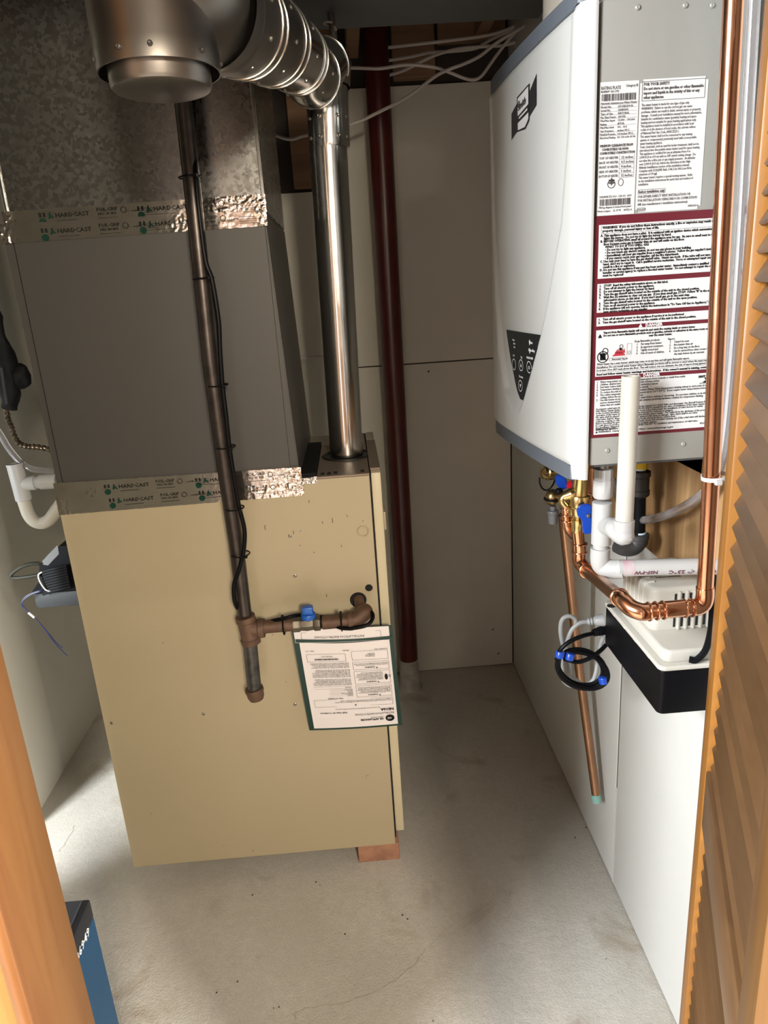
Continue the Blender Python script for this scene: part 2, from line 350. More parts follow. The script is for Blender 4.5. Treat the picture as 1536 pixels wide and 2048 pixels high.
# left wall with a side opening that lets daylight on to the floor behind the furnace
bm = nb()
for y0, y1, z0, z1 in ((0.80, 1.36, 0, CEIL), (1.36, 1.79, 1.55, CEIL), (1.79, YB+0.1, 0, CEIL)): box(bm, (XL-0.1, y0, z0), (XL, y1, z1))
wl = struct('wall_left', bm, drywall, smooth=0)
# back wall: timber behind, drywall sheets in front
bm = nb(); box(bm, (XL-0.1, YB+0.012, 0), (XR+0.1, YB+0.1, CEIL)); wb = struct('wall_back', bm, M('rim_dark', (0.035, 0.025, 0.02), 0.9), smooth=0)
for x0, x1, z0, z1 in ((XL, -0.006, 0.003, 1.83), (0.0, XR-0.003, 0.003, 1.243), (0.001, XR-0.004, 1.247, 2.126)):
    bm = nb(); box(bm, (x0, YB, z0), (x1, YB+0.0115, z1), 0.0012, 1); obj('drywall_sheet', bm, drywall, wb)
for x0, x1, z0, z1, m in ((-0.145, -0.06, 1.84, 2.30, lumber), (0.20, 0.335, 2.14, 2.30, lumber), (0.345, 0.56, 2.235, 2.30, lumber), (-0.05, 0.03, 2.16, 2.30, lumber)):
    bm = nb(); box(bm, (x0, YB-0.03, z0), (x1, YB+0.01, z1), 0.002, 1); pieces('blocking', bm, m, wb)
bm = nb()
for px, py in ((857, 743), (986, 1259), (997, 1307), (595, 358)): screw(bm, aY(px, py, YB-0.0003), (0, -1, 0), 0.004, 0.001)
pieces('screw_head', bm, M('rust_spot', (0.10, 0.07, 0.05), 0.8), wb)
# right wall: two boards with a shallow bowed joint between them
bm = nb(); box(bm, (XR+0.0125, 0.70, 0), (XR+0.10, YB+0.1, CEIL)); wr = struct('wall_right', bm, drywall, smooth=0)
bm = nb(); box(bm, (XR, 1.4355, 0.004), (XR+0.012, YB-0.002, CEIL), 0.0045, 3); obj('wall_board', bm, whitewall, wr)
bm = nb(); box(bm, (XR, 0.70, 0.004), (XR+0.012, 1.430, CEIL), 0.004, 3); obj('wall_board', bm, whitewall, wr)
bm = nb(); box(bm, (XR+0.0004, 1.4275, 0.004), (XR+0.0115, 1.438, 0.295), 0.0003, 1); obj('joint_filler', bm, whitewall, wr)
bm = nb(); box(bm, (XR+0.0016, 1.4290, 0.296), (XR+0.0124, 1.4365, CEIL-0.01)); obj('joint_gap', bm, M('joint_dark', (0.10, 0.09, 0.075), 0.9), wr, smooth=0)
# front wall with the doorway
bm = nb()
box(bm, (-3.2, 0.70, 0), (-0.475, 0.796, CEIL)); box(bm, (0.475, 0.70, 0), (2.2, 0.796, CEIL)); box(bm, (-0.475, 0.70, 2.06), (0.475, 0.796, CEIL))
struct('wall_front', bm, drywall, smooth=0)
bm = nb(); box(bm, (-3.2, 0.60, CEIL), (2.2, YB+0.1, CEIL+0.08)); struct('ceiling', bm, M('subfloor', (0.09, 0.065, 0.045), 0.9, var=0.3), smooth=0)
for k, x in enumerate((-0.85, -0.42, 0.055, 0.46)):
    bm = nb(); box(bm, (x, 0.82, 2.20 if k != 3 else 2.24), (x+0.038, YB-0.035, CEIL-0.001), 0.002, 1); struct('trim_%d' % (5+k), bm, lumber)
# jamb and casing at the left edge of the picture
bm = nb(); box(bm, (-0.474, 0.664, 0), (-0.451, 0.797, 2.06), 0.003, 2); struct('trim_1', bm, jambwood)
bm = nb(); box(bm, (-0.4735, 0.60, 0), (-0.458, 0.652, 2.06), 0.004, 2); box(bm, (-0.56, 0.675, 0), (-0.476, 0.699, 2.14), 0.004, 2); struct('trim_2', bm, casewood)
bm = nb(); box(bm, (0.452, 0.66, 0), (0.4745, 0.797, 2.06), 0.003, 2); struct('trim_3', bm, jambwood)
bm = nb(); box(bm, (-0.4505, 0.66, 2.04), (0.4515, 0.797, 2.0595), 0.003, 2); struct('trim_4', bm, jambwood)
# hall behind the camera (panelling that the metal reflects)
bm = nb(); box(bm, (-3.2, -2.6, 0), (2.2, -2.5, 2.4)); struct('wall_hall', bm, hallwood, smooth=0)
bm = nb(); box(bm, (2.1, -2.5, 0), (2.2, 0.7, 2.4)); struct('wall_hall_right', bm, hallwood, smooth=0)

# louvered door leaf, folded open on the right
A = math.radians(21.8); DX, DY = math.sin(A), math.cos(A); E0 = Vector((0.3925, 0.72, 0))
U = Vector((-DX, -DY, 0)); NN = Vector((-DY, DX, 0))
def lf(u, n, z): return E0+U*u+NN*n+Vector((0, 0, z))
def leafbox(u0, u1, n0, n1, z0, z1, bev):
    b = nb(); box(b, (u0, n0, z0), (u1, n1, z1), bev, 2)
    for v in b.verts: v.co = lf(*v.co)
    return b
sb = nb(); prof = []
c, s_ = math.cos(math.radians(60)), math.sin(math.radians(60))
hw, ht = 0.0152, 0.0026
for a, b in ((-hw, -ht), (-hw*0.94, -ht*1.1), (hw*0.94, -ht*1.1), (hw, -ht), (hw+0.0012, 0), (hw, ht), (-hw, ht), (-hw-0.0012, 0)):
    prof.append((-0.0150+(a*c - b*s_), -(a*s_ + b*c)))
prism(sb, [U*0.0462+NN*n+Vector((0, 0, z)) for n, z in prof], U*0.2986)
zs = [0.148+0.0245*i for i in range(29)]+[0.962+0.0245*i for i in range(39)]
slat_me = None
for name, shift in (('door_1', 0.0), ('door_2', -0.040)):  # second leaf is unseen, added to block lamp light leaking past the jamb
    base0 = E0.copy(); E0 = E0 + NN*shift + U*(0.012 if shift else 0)
    door = thing(name, lf(0, 0, 0.012), None, None); door['kind'] = 'structure'
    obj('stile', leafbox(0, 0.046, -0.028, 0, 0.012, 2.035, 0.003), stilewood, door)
    obj('stile', leafbox(0.345, 0.395, -0.028, 0, 0.012, 2.035, 0.003), stileshaded, door)
    for z0, z1 in ((0.012, 0.13), (0.868, 0.945), (1.93, 2.035)): obj('rail', leafbox(0.0461, 0.3449, -0.027, -0.001, z0, z1, 0.002), slatwood, door)
    for z in zs:
        if slat_me is None:
            og = ORG[door]; ORG[door] = Vector((0, 0, 0)); o = obj('slat', sb, slatwood, door); ORG[door] = og; slat_me = o.data
        else: o = bpy.data.objects.new('slat', slat_me); COL.objects.link(o); o.parent = door
        o.location = (0, 0, z-0.012)
    E0 = base0

# ================================================================== FURNACE
YF = 1.575
fur = thing('furnace', (-0.33, 1.83, 0.057), 'tall beige steel furnace cabinet raised on a brick', 'furnace')
FX0, FX1, FZ0, FZ1 = -0.689, 0.021, 0.057, 1.098
bm = nb(); box(bm, (FX0, YF+0.0015, FZ0), (FX1, 2.10, FZ1), 0.002, 2)
obj('cabinet', bm, beige, fur)
# side skin with real round holes
def holed_panel(x0, x1, z0, z1, y, th, holes, mat, name, par):
    b = nb(); n = 28
    cols = sorted({x0, x1} | {h[0]-h[2]*1.03 for h in holes} | {h[0]+h[2]*1.03 for h in holes}); rows = sorted({z0, z1} | {h[1]-h[2]*1.03 for h in holes} | {h[1]+h[2]*1.03 for h in holes})
    for i in range(len(cols)-1):
        for j in range(len(rows)-1):
            cx, cz = (cols[i]+cols[i+1])/2, (rows[j]+rows[j+1])/2; a, c_, d, e = cols[i], cols[i+1], rows[j], rows[j+1]
            if any(abs(cx-h[0]) < h[2]*1.02 and abs(cz-h[1]) < h[2]*1.02 for h in holes): continue
            b.faces.new([b.verts.new((q[0], y, q[1])) for q in ((a, d), (c_, d), (c_, e), (a, e))])
    for hx, hz, r in holes:
        k = r*1.03; inn, out, dp = [], [], []
        for t in range(n):
            an = 2*math.pi*t/n; cx, cz = math.cos(an), math.sin(an); m_ = max(abs(cx), abs(cz))
            inn.append(b.verts.new((hx+r*cx, y, hz+r*cz))); out.append(b.verts.new((hx+k*cx/m_, y, hz+k*cz/m_))); dp.append(b.verts.new((hx+r*cx, y+0.02, hz+r*cz)))
        for t in range(n):
            t2 = (t+1) % n; b.faces.new((inn[t], inn[t2], out[t2], out[t])); b.faces.new((inn[t2], inn[t], dp[t], dp[t2]))
    bmesh.ops.remove_doubles(b, verts=b.verts[:], dist=1e-5)
    return obj(name, b, mat, par)
H1, H2 = (-0.027, 0.790, 0.0203), (0.0010, 0.8195, 0.0092)
bm = nb(); box(bm, (FX0, YF, FZ0), (-0.06, YF+0.001, FZ1)); bm.free()
holed_panel(FX0, FX1, FZ0, FZ1, YF, 0.001, [H1, H2], beige, 'side_panel', fur)
bm = nb()
for h in (H1, H2): lathe(bm, (h[0], YF+0.0010, h[1]), (0, 1, 0), [(0, h[2]), (0.0004, h[2])], 28)
pieces('hole', bm, darkhole, fur)
bm = nb(); torus(bm, (-0.003, YF-0.0006, 0.964), (0, 1, 0), 0.0125, 0.0020, 32, 8); obj('knockout', bm, beige, fur)
bm = nb()
for px, py in ((580, 1072), (590, 1152), (407, 1428), (590, 1409), (223, 1446)): screw(bm, aY(px, py, YF-0.0003), (0, -1, 0), 0.0042)
pieces('screw', bm, steel, fur)
bm = nb(); p = aY(735, 1553, YF-0.0002); lathe(bm, p, (0, -1, 0), [(0, 0.0045), (0.002, 0.004), (0.003, 0.002)], 14); obj('plug_button', bm, beige, fur)
bm = nb()   # small chips and scratches worn through the enamel
for px, py, l in ((530, 1055, .012), (618, 1003, .006), (645, 1045, .006), (665, 1041, .012), (587, 1065, .008), (601, 1062, .003), (693, 1030, .002), (726, 1042, .003), (683, 1092, .005), (653, 1191, .008), (628, 1105, .003), (600, 1091, .003), (326, 1286, .003), (303, 1628, .002), (448, 1691, .002), (506, 1701, .005), (545, 1270, .003), (572, 1364, .002), (695, 1033, .003)):
    p = aY(px, py, YF-0.0004); box(bm, p+Vector((-0.0009, 0, -l/2)), p+Vector((0.0009, 0.0003, l/2)))
obj('paint_chip', bm, M('chip_dark', (0.10, 0.08, 0.055), 0.8), fur, smooth=0)
bm = nb(); box(bm, (FX1+0.004, YF+0.006, 0.093), (FX1+0.027, 2.08, 1.103), 0.003, 2); dp_ = obj('door_panel', bm, M('door_enamel', (0.56, 0.49, 0.33), 0.42, var=0.04), fur)
bm = nb(); box(bm, (FX1+0.027, 1.60, 0.955), (FX1+0.033, 1.66, 1.0), 0.002, 2); obj('latch', bm, beige, dp_)
bm = nb(); box(bm, (FX1, YF+0.004, 0.075), (FX1+0.004, 2.09, 1.098)); obj('joint_strip', bm, darkhole, fur, smooth=0)
# brown top plate with square vent holes
bm = nb(); box(bm, (-0.100, YF+0.001, FZ1), (FX1+0.001, 1.925, FZ1+0.006), 0.001, 1); obj('top_plate', bm, brownplate, fur)
bm = nb(); box(bm, (FX1+0.003, YF+0.03, 1.103), (FX1+0.027, 1.93, 1.109), 0.001, 1); obj('top_flange', bm, brownplate, fur)
bm = nb()
for px, py in ((645, 948), (658, 947), (671, 945.5), (725, 942)):
    p = aZ(px, py, FZ1+0.0064); box(bm, p+Vector((-0.0045, -0.0080, -0.0005)), p+Vector((0.0045, 0.0140, 0)))
pieces('vent_hole', bm, darkhole, fur, smooth=0)
bm = nb(); box(bm, (-0.140, YF+0.02, FZ1), (-0.101, 1.95, FZ1+0.012), 0.001, 1); obj('shade_strip', bm, blackrub, fur)  # black strip stands in for the shadow between coil cabinet and flue
bm = nb(); torus(bm, (-0.030, 1.775, FZ1+0.007), (0, 0, 1), 0.060, 0.004, 32, 8); lathe(bm, (-0.03, 1.775, FZ1+0.0055), (0, 0, 1), [(0, 0.060), (0.0012, 0.059)], 32); obj('flue_collar', bm, ironblack, fur)
# brick under the furnace
bm = nb(); a, b = (-0.083, 1.577, 0), (0.031, 1.78, 0.0555); box(bm, a, b, 0.004, 2)
for v in bm.verts: v.co += Vector(noise.noise_vector(v.co*60))*0.0012
for v in bm.verts: v.co.z = max(v.co.z, 0.0)
obj('brick', bm, brick_m, None, 'reddish brick lying under the right corner of the beige furnace', 'brick')
for x0, x1, y0, y1 in ((-0.66, -0.55, 1.80, 2.02), (-0.03, 0.018, 1.90, 2.05)):   # blocks under the far side
    bm = nb(); box(bm, (x0, y0, 0), (x1, y1, 0.0565), 0.004, 2); obj('foot_block', bm, brick_m, fur)

# ================================================================== COIL CABINET + PLENUM
cab = thing('coil_cabinet', (-0.41, 1.82, 1.0985), 'grey sheet metal coil cabinet standing on top of the beige furnace', 'cabinet')
def frustum(x0b, x1b, x0t, x1t, z0, z1, y0, y1):
    b = nb(); q = [(x0b, y0, z0), (x1b, y0, z0), (x1b, y1, z0), (x0b, y1, z0), (x0t, y0, z1), (x1t, y0, z1), (x1t, y1, z1), (x0t, y1, z1)]
    v = [b.verts.new(p) for p in q]
    for f in ((0, 1, 2, 3), (4, 5, 6, 7), (0, 1, 5, 4), (1, 2, 6, 5), (2, 3, 7, 6), (3, 0, 4, 7)): b.faces.new([v[i] for i in f])
    bmesh.ops.recalc_face_normals(b, faces=b.faces[:]); bmesh.ops.bevel(b, geom=b.edges[:], offset=0.002, segments=2, affect='EDGES'); return b
obj('body', frustum(-0.684, -0.137, -0.688, -0.155, 1.0985, 1.672, YF+0.002, 2.07), grey_enamel, cab)
bm = nb(); box(bm, (-0.6685, YF-0.0015, 1.10), (-0.1565, YF+0.002, 1.66), 0.001, 1); obj('front_panel', bm, grey_enamel, cab)
bm = nb(); box(bm, (-0.670, YF-0.0005, 1.10), (-0.6688, YF+0.0025, 1.66)); obj('panel_joint', bm, darkhole, cab, smooth=0)
ple = thing('supply_plenum', (-0.41, 1.82, 1.6725), 'spangled galvanized duct plenum rising above the grey coil cabinet', 'duct')
obj('body', frustum(-0.672, -0.153, -0.655, -0.150, 1.6725, 2.315, YF+0.004, 2.05), galv, ple)
bm = nb(); box(bm, (-0.1575, YF-0.002, 1.70), (-0.150, YF+0.003, 2.31), 0.001, 1); box(bm, (-0.674, YF-0.001, 1.70), (-0.668, YF+0.004, 2.31), 0.001, 1); pieces('corner_seam', bm, bright, ple)
# foil tape bands, crumpled toward their ends
def foilstrip(name, x0, x1, zb0, zb1, zt0, zt1, y, seed, par, crumple, label=None):
    b = nb(); nx, nz = 260, 16; rn = random.Random(seed); G = []
    for i in range(nx+1):
        t = i/nx; x = x0+(x1-x0)*t; col_ = []
        amp = 0.0002
        for c0, wd, am in crumple: amp += am*math.exp(-((x-c0)/wd)**2)
        jb = noise.noise(Vector((x*90, seed, 0)))*0.0012; jt = noise.noise(Vector((x*90, seed+9, 0)))*0.0012
        for j in range(nz+1):
            s = j/nz; z = (zb0+(zb1-zb0)*t+jb)*(1-s)+(zt0+(zt1-zt0)*t+jt)*s
            p = Vector((x*95, z*95, seed*3.1)); d = abs(noise.noise(p))+0.6*abs(noise.noise(p*2.3+Vector((5, 1, 2))))
            w = noise.noise(Vector((x*4, z*26, seed)))*0.0004+noise.noise(Vector((x*14, z*70, seed+3)))*0.00012
            col_.append(b.verts.new((x, y-0.0009-d*amp+w-0.0006, z)))
        G.append(col_)
    for i in range(nx):
        for j in range(nz): b.faces.new((G[i][j], G[i+1][j], G[i+1][j+1], G[i][j+1]))
    return obj(name, b, foil, par, label, smooth=70)
yT = YF-0.002
def tapetext(par, items):
    b = nb(); bg_ = nb()
    for x, z, sl in items:
        f = plane_map((x, yT-0.0026, z), (1, 0, sl), (-sl, 0, 1))
        lay(b, glyphs('HARDCAST', 0.0115, sx=1.15), lambda u, v: f(u+0.014, v+0.002)); lay(b, glyphs('FOIL-GRIP', 0.0095, bold=0.0), lambda u, v: f(u+0.098, v+0.008)); lay(b, glyphs('1402-181 BFX', 0.0065), lambda u, v: f(u+0.099, v+0.001))
        rect(b, f, 0.016, 0.058, -0.005, -0.0043); rect(b, f, 0.098, 0.14, -0.005, -0.0043)
        ringflat(b, f, 0.152, 0.008, 0.006, 0.006, 0.0011); lay(b, glyphs('c     us LISTED', 0.004), lambda u, v: f(u+0.16, v+0.004))
        for k in range(4): rect(b, f, 0.185, 0.222-0.004*(k % 2), -0.004+k*0.004, -0.0034+k*0.004)
        bg_.faces.new([bg_.verts.new(f(*q)) for q in ((0.0, 0.0), (0.004, 0.0), (0.0055, 0.012), (0.0028, 0.012))]); bg_.faces.new([bg_.verts.new(f(*q)) for q in ((0.0045, 0.004), (0.008, 0.001), (0.011, 0.001), (0.0055, 0.0085))])
        ringflat(bg_, f, -0.012, -0.005, 0.0068, 0.0068, 0.0062); rect(b, f, -0.018, -0.014, 0.004, 0.012); rect(b, f, -0.010, -0.006, 0.004, 0.012)
    obj('print', b, foilink, par, smooth=0); obj('emblem', bg_, greenink, par, smooth=0)
cl = [(-0.680, 0.022, 0.0030), (-0.215, 0.045, 0.0012), (-0.150, 0.028, 0.0022)]
t1 = foilstrip('foil_tape', -0.690, -0.131, 1.060, 1.064, 1.104, 1.104, yT, 3, cab, cl, 'lower strip of foil tape along the furnace top')
t2 = foilstrip('foil_tape', -0.689, -0.133, 1.097, 1.096, 1.135, 1.131, yT-0.0012, 11, cab, [(-0.60, 0.02, 0.0012), (-0.20, 0.03, 0.0008), (-0.148, 0.02, 0.002)], 'foil tape strip along the bottom of the grey cabinet')
tapetext(t1, [(-0.555, 1.078, 0.004), (-0.352, 1.080, 0.004)]); 
b0 = yT; yT = b0-0.0012; tapetext(t2, [(-0.560, 1.111, 0.0), (-0.355, 1.111, 0.0)]); yT = b0
t5 = foilstrip('foil_tape', -0.14, -0.098, 1.090, 1.092, 1.103, 1.107, yT-0.001, 21, cab, [(-0.12, 0.03, 0.003)], 'short foil tape end wrapped at the furnace vent')
t3 = foilstrip('foil_tape', -0.697, -0.151, 1.640, 1.643, 1.677, 1.674, yT-0.0004, 5, cab, [(-0.685, 0.022, 0.0035), (-0.33, 0.03, 0.0007), (-0.235, 0.012, 0.001), (-0.16, 0.014, 0.002)], 'lower strip of foil tape along the top of the grey cabinet')
t4 = foilstrip('foil_tape', -0.680, -0.150, 1.674, 1.670, 1.700, 1.704, yT+0.003, 8, ple, [(-0.672, 0.014, 0.004), (-0.22, 0.05, 0.002), (-0.165, 0.02, 0.003)], 'upper strip of foil tape along the foot of the galvanized plenum')
yT = b0-0.0006; tapetext(t3, [(-0.590, 1.652, 0.002), (-0.392, 1.654, 0.002)]); yT = b0+0.0028; tapetext(t4, [(-0.590, 1.682, 0.002), (-0.392, 1.683, 0.002)]); yT = b0

# ================================================================== FLUE
flu = thing('flue_pipe', (-0.03, 1.775, FZ1+0.007), 'shiny round flue pipe rising from the furnace into a ribbed elbow', 'pipe')
zj = aY(660, 297, 1.775).z
bm = nb(); lathe(bm, (-0.030, 1.775, 1.107), (0.014, 0, 0.74), [(0, 0.0415), (0.03, 0.042), (zj-1.115, 0.0432), (zj-1.105, 0.0440), (zj-1.095, 0.0430), (zj-1.06, 0.0430)], 48)
obj('pipe', bm, bright, flu)
bm = nb(); b0 = Vector((-0.013, 1.775, zj)); lathe(bm, b0, (0.006, 0, 0.18), [(0, 0.0455), (0.006, 0.0468), (0.07, 0.0470), (0.075, 0.0478), (0.08, 0.0470), (0.165, 0.0475)], 48); obj('collar', bm, bright, flu)
def fw(px, py, d): return ray(px, py)*d+Vector((0, 0, HCAM))
base = Vector((-0.008, 1.775, zj+0.12))
ctr = [base, base+Vector((0, 0, 0.045)), fw(625, 152, 1.47), fw(595, 118, 1.37), fw(545, 85, 1.21), fw(485, 52, 1.07), fw(395, 2, 0.90)]
rr = [0.050, 0.0545, 0.058, 0.0605, 0.066, 0.070, 0.0775]
SP, SR = spl(ctr, 10), splr(rr, 10)
cuts = [0, 10, 20, 30, 40, 50, 60]
for i in range(6):
    bm = nb(); tube(bm, SP[cuts[i]:cuts[i+1]+1], SR[cuts[i]:cuts[i+1]+1], 48, False); pieces('elbow_gore', bm, bright if i < 4 else dullal, flu)
bm = nb()
for i in (8, 12, 20, 30, 32, 40, 42, 50, 52):
    t = (SP[i+1]-SP[i-1]).normalized(); torus(bm, SP[i], t, SR[i]+0.0005, 0.0026, 48, 8)
pieces('bead', bm, bright, flu)
bm = nb()
for i, n in ((25, 9), (36, 9), (46, 9), (55, 10)):
    t = (SP[i+1]-SP[i-1]).normalized(); u, v = frame(t)
    for k in range(n): a = 2*math.pi*k/n; d = u*math.cos(a)+v*math.sin(a); screw(bm, SP[i]+d*SR[i], d, 0.004, 0.002)
for z in (zj+0.018, zj+0.058):
    for a in (-2.6, -1.95, -1.1, -0.5): d = Vector((math.cos(a), math.sin(a), 0)); screw(bm, Vector((-0.0125, 1.775, z))+d*0.0465, d, 0.0045, 0.0025)
pieces('rivet', bm, steel, flu)
tee = thing('vent_tee', fw(320, 190, 0.845), 'dull metal vent tee with capped open bottom hanging in front of the plenum', 'pipe')
tc_ = fw(316, 118, 0.845); tx, ty = tc_.x, tc_.y; tz = fw(316, 148, 0.845).z; TR_ = 0.0725
bm = nb(); lathe(bm, (tx, ty, tz), (-0.004, 0, 1), [(0.0, TR_-0.002), (0.0, TR_), (0.022, TR_+0.0004), (0.0235, TR_-0.0002), (0.30, TR_)], 64, False)
lathe(bm, (tx, ty, tz+0.002), (-0.004, 0, 1), [(0, TR_-0.002), (0.29, TR_-0.0025)], 64, False); obj('body', bm, dullal, tee)
bm = nb(); lathe(bm, (tx, ty, tz-0.018), (0, 0, 1), [(0, 0.0), (0.0, 0.052), (0.002, 0.0575), (0.006, 0.060), (0.03, 0.060), (0.034, 0.0615), (0.036, 0.060), (0.05, 0.059)], 64); obj('cap', bm, dullal, tee)
bm = nb()
for a in (-2.75, -1.95, -1.45, -0.6, 0.2): d = Vector((math.cos(a), math.sin(a), 0)); screw(bm, Vector((tx, ty, tz+0.012))+d*(TR_+0.0006), d, 0.0032, 0.002)
pieces('screw', bm, M('dark_screw', (0.05, 0.045, 0.04), 0.5, 0.5), tee)
bm = nb(); tube(bm, spl([Vector((tx+0.01, ty+0.005, tz+0.115)), Vector((tx+0.04, ty+0.012, tz+0.112)), SP[60]+Vector((-0.01, -0.004, 0)), SP[57]], 8), 0.0775, 48, False); obj('branch', bm, dullal, tee)
bm = nb(); cyl(bm, aY(652, 0, 1.95)+Vector((0, 0, 0.15)), aY(668, 78, 1.95), 0.009, 12); hr = obj('hanger_rod', bm, M('rod', (0.16, 0.15, 0.135), 0.5, 0.6), None, 'thin grey hanger rod dropping beside the flue elbow', 'rod')
bm = nb(); torus(bm, aY(657, 47, 1.95), (0.1, 0, 1), 0.011, 0.0025, 16, 6); cyl(bm, aY(657, 47, 1.95)+Vector((0.01, 0, 0)), aY(672, 60, 1.94), 0.003, 8); obj('twine', bm, wirewhite, hr)

# ================================================================== GAS PIPE on the furnace side
gas = thing('gas_pipe', aY(510, 1410, 1.5), 'dark iron gas pipe with tee, drip leg and blue-handled valve before the furnace', 'pipe')
YG = 1.5; gx = -0.290; zt = aY(497, 1262, YG).z
top = Vector((-0.268, YG, 2.30)); g = lambda px, py: aY(px, py, YG)
bm = nb(); tube(bm, [top, g(365, 190), g(387, 400), g(420, 720), g(450, 940), g(474, 1100), g(489, 1228)], 0.0165, 24); obj('riser', bm, ironpipe, gas)
bm = nb(); ax_ = (g(507, 1300)-g(489, 1225)).normalized(); p0 = g(490, 1232)
lathe(bm, p0, ax_, [(0, 0.018), (0, 0.0225), (0.012, 0.0235), (0.015, 0.0205), (0.055, 0.0205), (0.058, 0.0235), (0.070, 0.0225), (0.070, 0.017)], 28)
pc = g(497, 1258); hx = (g(700, 1243)-g(520, 1256)).normalized(); lathe(bm, pc, hx, [(0, 0.0195), (0.022, 0.0195), (0.024, 0.023), (0.037, 0.0225), (0.037, 0.016)], 28); obj('tee', bm, rustiron, gas)
bm = nb(); cyl(bm, g(500, 1285), g(510, 1388), 0.0165, 24); obj('drip_leg', bm, scuffed, gas)
bm = nb(); lathe(bm, g(508, 1376), ax_, [(0, 0.017), (0, 0.0215), (0.007, 0.0225), (0.012, 0.0205), (0.022, 0.0200), (0.030, 0.017), (0.034, 0.008)], 28); obj('cap', bm, rustiron, gas)
bm = nb(); cyl(bm, g(520, 1254.5), g(590, 1248.5), 0.0155, 20); obj('nipple', bm, rustiron, gas)
bm = nb(); va = g(587, 1249); lathe(bm, va, hx, [(0, 0.016), (0, 0.0195), (0.014, 0.0195), (0.018, 0.0165), (0.032, 0.0185), (0.046, 0.0165), (0.050, 0.0195), (0.062, 0.0195), (0.062, 0.016)], 8)
cyl(bm, g(616, 1248), g(616, 1236), 0.014, 16); obj('valve_body', bm, M('valve_metal', (0.17, 0.145, 0.115), 0.5, 0.7, var=0.3, vscale=40), gas)
bm = nb(); k0 = g(617, 1236); lathe(bm, k0, (0.02, 0, 1), [(0, 0.0165), (0.003, 0.0175), (0.010, 0.0175), (0.012, 0.0165)], 24); box(bm, k0+Vector((-0.0125, -0.010, 0.010)), k0+Vector((0.0125, 0.010, 0.030)), 0.003, 2); obj('valve_handle', bm, bluepl, gas, 'blue handle')
bm = nb(); cyl(bm, g(645, 1246), g(703, 1241), 0.0155, 20); obj('nipple', bm, rustiron, gas)
e0 = g(697, 1242); e1 = g(727, 1232)
bm = nb(); tube(bm, spl([e0, g(712, 1239.5), Vector((e1.x+0.003, YG+0.012, e1.z+0.004)), Vector((-0.020, YG+0.035, 0.775))], 8), 0.0195, 24); lathe(bm, e0, hx, [(0, 0.016), (0, 0.0225), (0.010, 0.0225), (0.010, 0.019)], 24); obj('elbow', bm, rustiron, gas)
bm = nb(); cyl(bm, (-0.021, YG+0.03, 0.772), (-0.026, YF+0.0005, 0.793), 0.0125, 20); obj('nipple', bm, rustiron, gas)
# control cable strapped along the pipe
cb = thing('control_cable', g(745, 1240)+Vector((0, -0.02, 0)), 'black cable strapped along the dark gas pipe with ties', 'cable')
def gc(px, py, dy=-0.014): return aY(px, py, YG+dy)
bm = nb(); tube(bm, spl([gc(386, 60, 0.03), gc(386, 190, 0.03), gc(388, 280, 0.02), gc(391, 340), gc(398, 420), gc(411, 520), gc(424, 560), gc(437, 640), gc(440, 700), gc(445, 770), gc(452, 830), gc(459, 895), gc(469, 960), gc(478, 1012), gc(489, 1060), gc(487, 1105, -0.018), gc(478, 1140, -0.02), gc(468, 1170, -0.016), gc(470, 1205, -0.018), gc(480, 1222, 0.002), gc(497, 1238, 0.026), gc(528, 1244, 0.020), gc(552, 1240, -0.004), gc(568, 1237, -0.012), gc(586, 1232, -0.010), gc(600, 1230, 0.006), gc(625, 1231, 0.020), gc(655, 1238, 0.016), gc(672, 1252, -0.008), gc(690, 1257, -0.018), gc(715, 1255, -0.024), gc(736, 1249, -0.022), gc(745, 1237, -0.012), gc(744, 1226, 0.0), gc(736, 1222, 0.014), gc(722, 1224, 0.034)], 7), 0.0047, 10); obj('sheath', bm, black, cb)
hp = [(375, 355), (403, 557), (432, 770), (447, 893), (465, 1015), (477, 1107)]
for px, py in hp:
    bm = nb(); c = g(px+3, py)+Vector((0.002, -0.004, 0)); torus(bm, c, (-0.03, 0, 1), 0.0205, 0.0016, 24, 6); box(bm, c+Vector((0.012, -0.0235, -0.003)), c+Vector((0.018, -0.0175, 0.003)), 0.0006, 1); obj('cable_tie', bm, black, cb)
for px, py in ((568, 1250), (683, 1243)):
    bm = nb(); c = g(px, py)+Vector((0, -0.003, 0)); torus(bm, c, hx, 0.0205, 0.0018, 24, 6); box(bm, c+Vector((-0.003, -0.012, 0.018)), c+Vector((0.003, -0.004, 0.030)), 0.0006, 1); obj('cable_tie', bm, black, cb)

